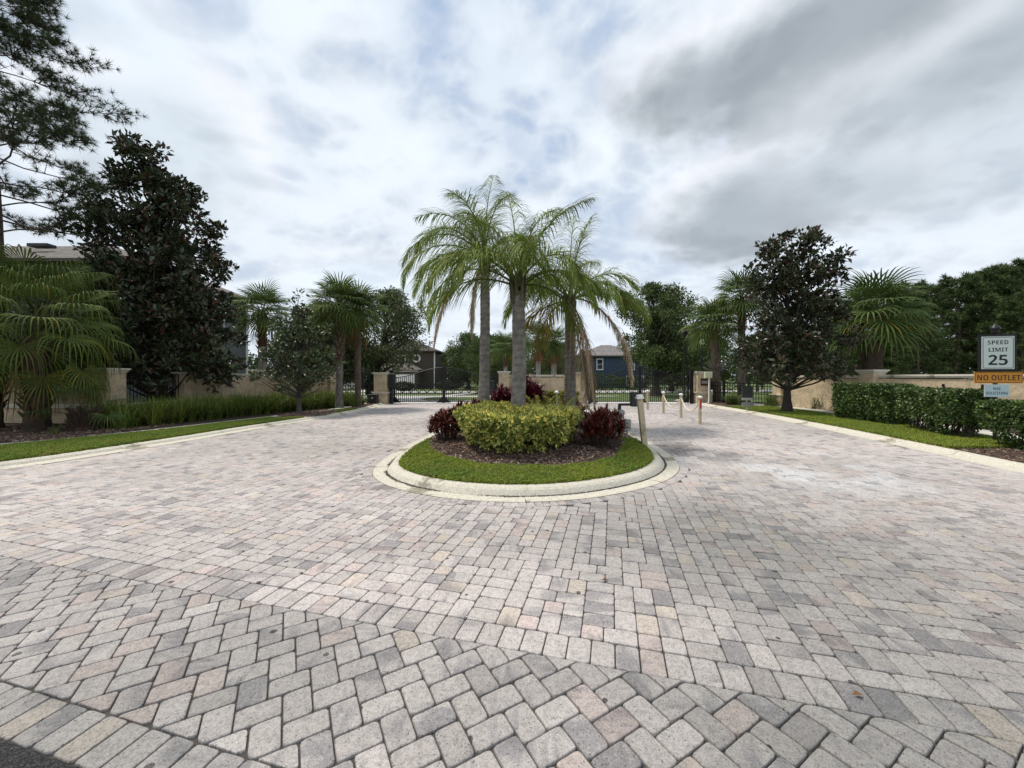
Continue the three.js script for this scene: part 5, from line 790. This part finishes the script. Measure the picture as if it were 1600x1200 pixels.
// ---------------------------------------------------------------- road signs on the right
{
  const t = thing('sign_post', 'speed limit 25 sign over an orange no outlet plate behind the hedge', 'sign', 11.62, 0.07, -9.2, -0.32);
  const p = new THREE.CylinderGeometry(0.04, 0.04, 2.62, 12); p.translate(0, 1.31, -0.05); part('post', p, M.iron, t);
  const f = new THREE.LatheGeometry([[0, 0.24], [0.03, 0.2], [0.085, 0.13], [0.09, 0.09], [0.06, 0.04], [0.075, 0.02], [0.07, -0.02], [0, -0.02]].map(([a, b]) => new THREE.Vector2(a, b)), 14); f.translate(0, 2.64, -0.05); part('finial', f, M.iron, t);
  const paint = (w, h, draw) => new THREE.MeshStandardMaterial({ roughness: 0.45, map: canvasTex(w, h, draw) });
  const rr = (c, x, y, w, h, r) => { c.beginPath(); c.moveTo(x + r, y); c.arcTo(x + w, y, x + w, y + h, r); c.arcTo(x + w, y + h, x, y + h, r); c.arcTo(x, y + h, x, y, r); c.arcTo(x, y, x + w, y, r); c.closePath(); };
  part('backing_frame', bx(0.68, 0.88, 0.03, 0, 1.72, 0.0), M.iron, t);
  part('speed_plate', bx(0.58, 0.78, 0.012, 0, 1.77, 0.021), M.trim, t);
  part('speed_print', face(0.575, 0.775, 0, 2.16, 0.029), paint(460, 620, (c, w, h) => { c.fillStyle = '#c9d3cc'; c.fillRect(0, 0, w, h); c.strokeStyle = '#15171c'; c.lineWidth = 9; rr(c, 16, 16, w - 32, h - 32, 26); c.stroke(); c.fillStyle = '#15171c'; c.textAlign = 'center'; c.font = 'bold 104px sans-serif'; c.fillText('SPEED', w / 2, 150, w - 90); c.fillText('LIMIT', w / 2, 290, w - 130); c.font = 'bold 270px sans-serif'; c.fillText('25', w / 2, 545, w - 120); }), t);
  part('outlet_plate', bx(0.86, 0.27, 0.014, 0.02, 1.43, 0.0), std(0.55, 0.27, 0.03, 0.5), t);
  part('outlet_print', face(0.855, 0.265, 0.02, 1.565, 0.009), paint(860, 266, (c, w, h) => { c.fillStyle = '#c9871c'; c.fillRect(0, 0, w, h); c.strokeStyle = '#3a1c10'; c.lineWidth = 10; rr(c, 14, 14, w - 28, h - 28, 24); c.stroke(); c.fillStyle = '#3a1c10'; c.textAlign = 'center'; c.font = 'bold 178px sans-serif'; c.fillText('NO OUTLET', w / 2, 198, w - 70); }), t);
  part('soliciting_plate', bx(0.44, 0.30, 0.014, -0.01, 1.10, 0.0), M.trim, t);
  part('soliciting_print', face(0.435, 0.295, -0.01, 1.25, 0.009), paint(440, 300, (c, w, h) => { c.fillStyle = '#b9cdd2'; c.fillRect(0, 0, w, h); c.fillStyle = '#20303c'; c.textAlign = 'center'; c.font = 'bold 92px sans-serif'; c.fillText('NO', w / 2, 132, w - 80); c.fillText('SOLICITING', w / 2, 240, w - 36); }), t);
}
{ const t = thing('sign_post', 'cream sign edge just entering at the left margin', 'sign', -10.12, 0.07, -7.45, 0.4); part('post', bx(0.05, 2.75, 0.05, -0.3, 0, -0.03), M.greyMetal, t); part('plate', bx(0.7, 0.19, 0.02, -0.3, 2.93 - 0.07, 0), M.cream, t); }

// ---------------------------------------------------------------- houses beyond the gates
const roofMat = (r, g, b) => new THREE.MeshStandardMaterial({ color: C(r, g, b), roughness: 0.95, map: scaled(shingleMap, 0.6), side: THREE.DoubleSide });
function hipRoof(w, dp, h, over) {
  const g = new Geo(), a = w / 2 + over, b = dp / 2 + over, k = Math.min(a, b), rx = Math.max(0, a - k), rz = Math.max(0, b - k);
  const P = [[-a, 0, b], [a, 0, b], [a, 0, -b], [-a, 0, -b], [-rx, h, rz], [rx, h, rz], [rx, h, -rz], [-rx, h, -rz]];
  const F = (l) => { const e = P[l[0]], ids = l.map((i) => { const p = P[i]; return g.v(p[0], p[1], p[2], W1, Math.abs(P[l[1]][0] - e[0]) > Math.abs(P[l[1]][2] - e[2]) ? p[0] : p[2], p[1] * 2.2); }); g.q(...ids); };
  F([0, 1, 5, 4]); F([1, 2, 6, 5]); F([2, 3, 7, 6]); F([3, 0, 4, 7]);
  const ids = [P[0], P[3], P[2], P[1]].map((p) => g.v(p[0], -0.16, p[2], W1)); g.q(...ids);
  [[0, 1], [1, 2], [2, 3], [3, 0]].forEach(([i, j]) => { const q = [P[i], P[j]], z = [g.v(q[0][0], -0.16, q[0][2], W1), g.v(q[1][0], -0.16, q[1][2], W1), g.v(q[1][0], 0, q[1][2], W1), g.v(q[0][0], 0, q[0][2], W1)]; g.q(...z); });
  return g.build(false);
}
function windowOn(root, x, y, z, w, h, ry = 0) {
  const m = part('window', face(w, h, 0, 0, 0.02), M.glass, root); m.position.set(x, y, z); m.rotation.y = ry;
  part('frame', merge([bx(w + 0.24, 0.14, 0.08, 0, h / 2, 0.04), bx(w + 0.3, 0.16, 0.12, 0, -h / 2 - 0.16, 0.05), bx(0.12, h, 0.08, -w / 2 - 0.06, -h / 2, 0.04), bx(0.12, h, 0.08, w / 2 + 0.06, -h / 2, 0.04), bx(w, 0.05, 0.05, 0, -0.02, 0.03)]), M.trim, m);
}
{
  const r1 = thing('house', 'two-storey brown house with round window behind the left gate', 'house', -17.2, -0.09, -62), wall = std(0.105, 0.085, 0.062, 0.95, { map: scaled(mottle, 0.7) });
  part('walls', bx(11.5, 5.6, 9), wall, r1); const rf = part('roof', hipRoof(11.5, 9, 2.1, 0.5), roofMat(0.10, 0.085, 0.075), r1); rf.position.y = 5.66;
  const gar = part('garage', bx(7, 2.7, 2.6, 0.2, 0, 5.8), wall, r1); const gr = part('garage_roof', hipRoof(7, 2.6, 0.9, 0.4), roofMat(0.22, 0.19, 0.17), r1); gr.position.set(0.2, 2.78, 5.8);
  for (const [x, w] of [[-1.8, 2.3], [1.7, 3.2]]) { const dr = part('garage_door', bx(w, 2.1, 0.06, x, 0, 7.12), M.trim, r1); for (let k = 1; k < 4; k++) part('door_groove', bx(w, 0.02, 0.02, x, k * 0.52, 7.16), std(0.45, 0.44, 0.42), dr); }
  part('garage_trim', bx(7.2, 0.2, 0.06, 0.2, 2.5, 7.12), M.trim, r1);
  for (const x of [-4.4, -1.6, 0.7]) windowOn(r1, x, 4.2, 4.5, 0.9, 1.3);
  const ring = new THREE.TorusGeometry(0.5, 0.14, 8, 24); ring.translate(2.9, 4.5, 4.54); const rw = part('round_window', new THREE.CircleGeometry(0.5, 24), M.glass, r1); rw.position.set(2.9, 4.5, 4.53); part('round_frame', ring, M.trim, r1);
  for (const x of [-4.55, 5.6]) part('corner_trim', bx(0.18, 5.5, 0.06, x, 0, 4.53), M.trim, r1);
  const sr = thing('driveway', 'pale driveway before the brown house garage', 'driveway', -17, 0, -46); part('slab', bx(6.4, 0.03, 18, 0, -0.085, 0), M.street, sr); sr.userData = { kind: 'structure' };
}
{
  const r2 = thing('house', 'slate blue house with grey hip roof behind the right gate', 'house', 15.6, -0.09, -64), wall = std(0.065, 0.098, 0.155, 0.95, { map: scaled(mottle, 0.7) });
  part('walls', bx(10.5, 5.0, 9), wall, r2); const rf = part('roof', hipRoof(10.5, 9, 2.0, 0.5), roofMat(0.27, 0.25, 0.24), r2); rf.position.y = 5.06;
  for (const [x, y, w, h] of [[2.9, 3.7, 0.8, 1.5], [-2, 3.7, 0.8, 1.5], [2.7, 1.2, 1.0, 1.2], [4.3, 1.2, 0.8, 1.2]]) windowOn(r2, x, y, 4.5, w, h);
  part('porch', bx(2, 2.6, 2.4, -6.2, 0, 3), M.trim, r2); const pr = part('porch_roof', hipRoof(2, 2.4, 0.7, 0.3), roofMat(0.27, 0.25, 0.24), r2); pr.position.set(-6.2, 2.66, 3);
}
{
  const r3 = thing('house', 'tall grey-green house with brown shingle roof behind the left palms', 'house', -31.2, -0.09, -25.9), wall = std(0.16, 0.185, 0.185, 0.95, { map: scaled(mottle, 0.7) });
  part('walls', bx(19.4, 7.9, 10.6), wall, r3); const rf = part('roof', hipRoof(19.4, 10.6, 2.6, 0.55), roofMat(0.19, 0.165, 0.145), r3); rf.position.y = 7.96;
  for (const z of [-5.2, 5.2]) part('corner_trim', bx(0.06, 7.8, 0.22, 9.73, 0, z), M.trim, r3);
  for (const [z, y] of [[-2, 5.6], [2.2, 5.6]]) windowOn(r3, 9.71, y, z, 1.2, 1.6, Math.PI / 2);
  for (const x of [-3.5, 3.4]) part('roof_vent', bx(1.2, 0.18, 0.5, x, 9.4, 3.2), M.black, r3);
}
{
  const r4 = thing('house', 'brown house with white windows behind the criss-cross palm', 'house', -25.5, -0.09, -66), wall = std(0.11, 0.088, 0.066, 0.95);
  part('walls', bx(9, 5.4, 8), wall, r4); const rf = part('roof', hipRoof(9, 8, 1.8, 0.5), roofMat(0.17, 0.15, 0.135), r4); rf.position.y = 5.46;
  part('garage', bx(6.5, 2.6, 3, 1.8, 0, 5.5), wall, r4); const gr = part('garage_roof', hipRoof(6.5, 3, 1.0, 0.4), roofMat(0.24, 0.21, 0.19), r4); gr.position.set(1.8, 2.68, 5.5);
  part('garage_door', bx(4.6, 2.1, 0.06, 1.8, 0, 7.03), M.trim, r4); for (const x of [-2.6, 0.2, 2.8]) windowOn(r4, x, 4.0, 4, 1.0, 1.4);
}
// streets and lawns beyond the gates
struct('street', flat([[-7.9, 24], [11.4, 24], [12.6, 29], [9.5, 34.5], [-24, 34.5], [-24, 29], [-8.4, 29]], -0.035), M.street);
struct('street', flat([[-60, 42], [-9, 40], [40, 45], [120, 80], [120, 90], [38, 52], [-9, 46], [-60, 48]], -0.06), M.street);
struct('garden_lawn', flat([[-7.0, 29.2], [-6, 27.4], [-2.0, 27.4], [-1.6, 29.4], [-2.5, 32], [-6.5, 32]], -0.02), M.earth);
struct('garden_lawn', flat([[5.4, 26.8], [11.0, 26.2], [12.4, 29], [9.6, 33.8], [7.5, 33]], -0.02), M.earth);
struct('garden_path', flat([[-6.6, 34.3], [-5.6, 34.3], [-3.0, 41], [-4.2, 41]], -0.03), M.street);
{ // shrubs in the far gardens
  const list = [[-8.6, 52, 1.5, 'round clipped shrub before the brown house'], [11.6, 50, 2.6, 'low wide shrub bed before the blue house'], [16, 51, 2.2, 'dark shrubs under the oak before the blue house'], [8.2, 47, 1.5, 'dark shrub at the left corner of the blue house'], [-9.6, 26.6, 0.8, 'tall dark clipped shrub behind the small iron gate'], [-13.5, 48, 1.3, 'shrub beside the brown house garage']];
  list.forEach(([x, d, R, lab], k) => { const r = rng(300 + k), g = new Geo(), tall = k === 4; for (let q = 0; q < 1500; q++) { const dd = dirOf(r), f = 0.75 + 0.3 * r(); leaf(g, V(dd.x * R * f * (tall ? 0.6 : 1), (tall ? 0.95 : R * 0.42) * (1 + dd.y * f), dd.z * R * f * 0.7), dirOf(r), dirOf(r).add(V(0, 1, 0)), 0.22, 0.13, vary(tall ? [0.02, 0.035, 0.014] : [0.055, 0.085, 0.03], r, 0.3)); } const t = thing('garden_shrub', lab, 'shrub', x, -0.07, -d, 0, 'shrubs in the gardens beyond the gates'); part('foliage', g.build(false), M.leafMatte, t); });
}
{ // parked car far down the street
  const t = thing('parked_car', 'white car parked far beyond the left gate', 'car', -10.6, -0.05, -70, 0.5), paint = std(0.75, 0.75, 0.75, 0.3);
  const sh = new THREE.Shape([[-2.2, 0.3], [2.2, 0.3], [2.2, 0.85], [1.3, 0.95], [0.7, 1.42], [-1.2, 1.42], [-2.1, 0.95]].map(([a, b]) => new THREE.Vector2(a, b))), e = new THREE.ExtrudeGeometry(sh, { depth: 1.6, bevelSize: 0.06, bevelThickness: 0.06, bevelSegments: 2 }); e.translate(0, 0, -0.8); part('body', e, paint, t);
  for (const x of [-1.35, 1.35]) for (const z of [-0.8, 0.8]) { const w = new THREE.CylinderGeometry(0.33, 0.33, 0.22, 18); w.rotateX(Math.PI / 2); w.translate(x, 0.33, z); part('wheel', w, M.black, t); }
  for (const z of [-0.87, 0.87]) part('window', bx(1.7, 0.34, 0.03, -0.2, 0.98, z), M.glass, t);
}

renderer.render(scene, camera);
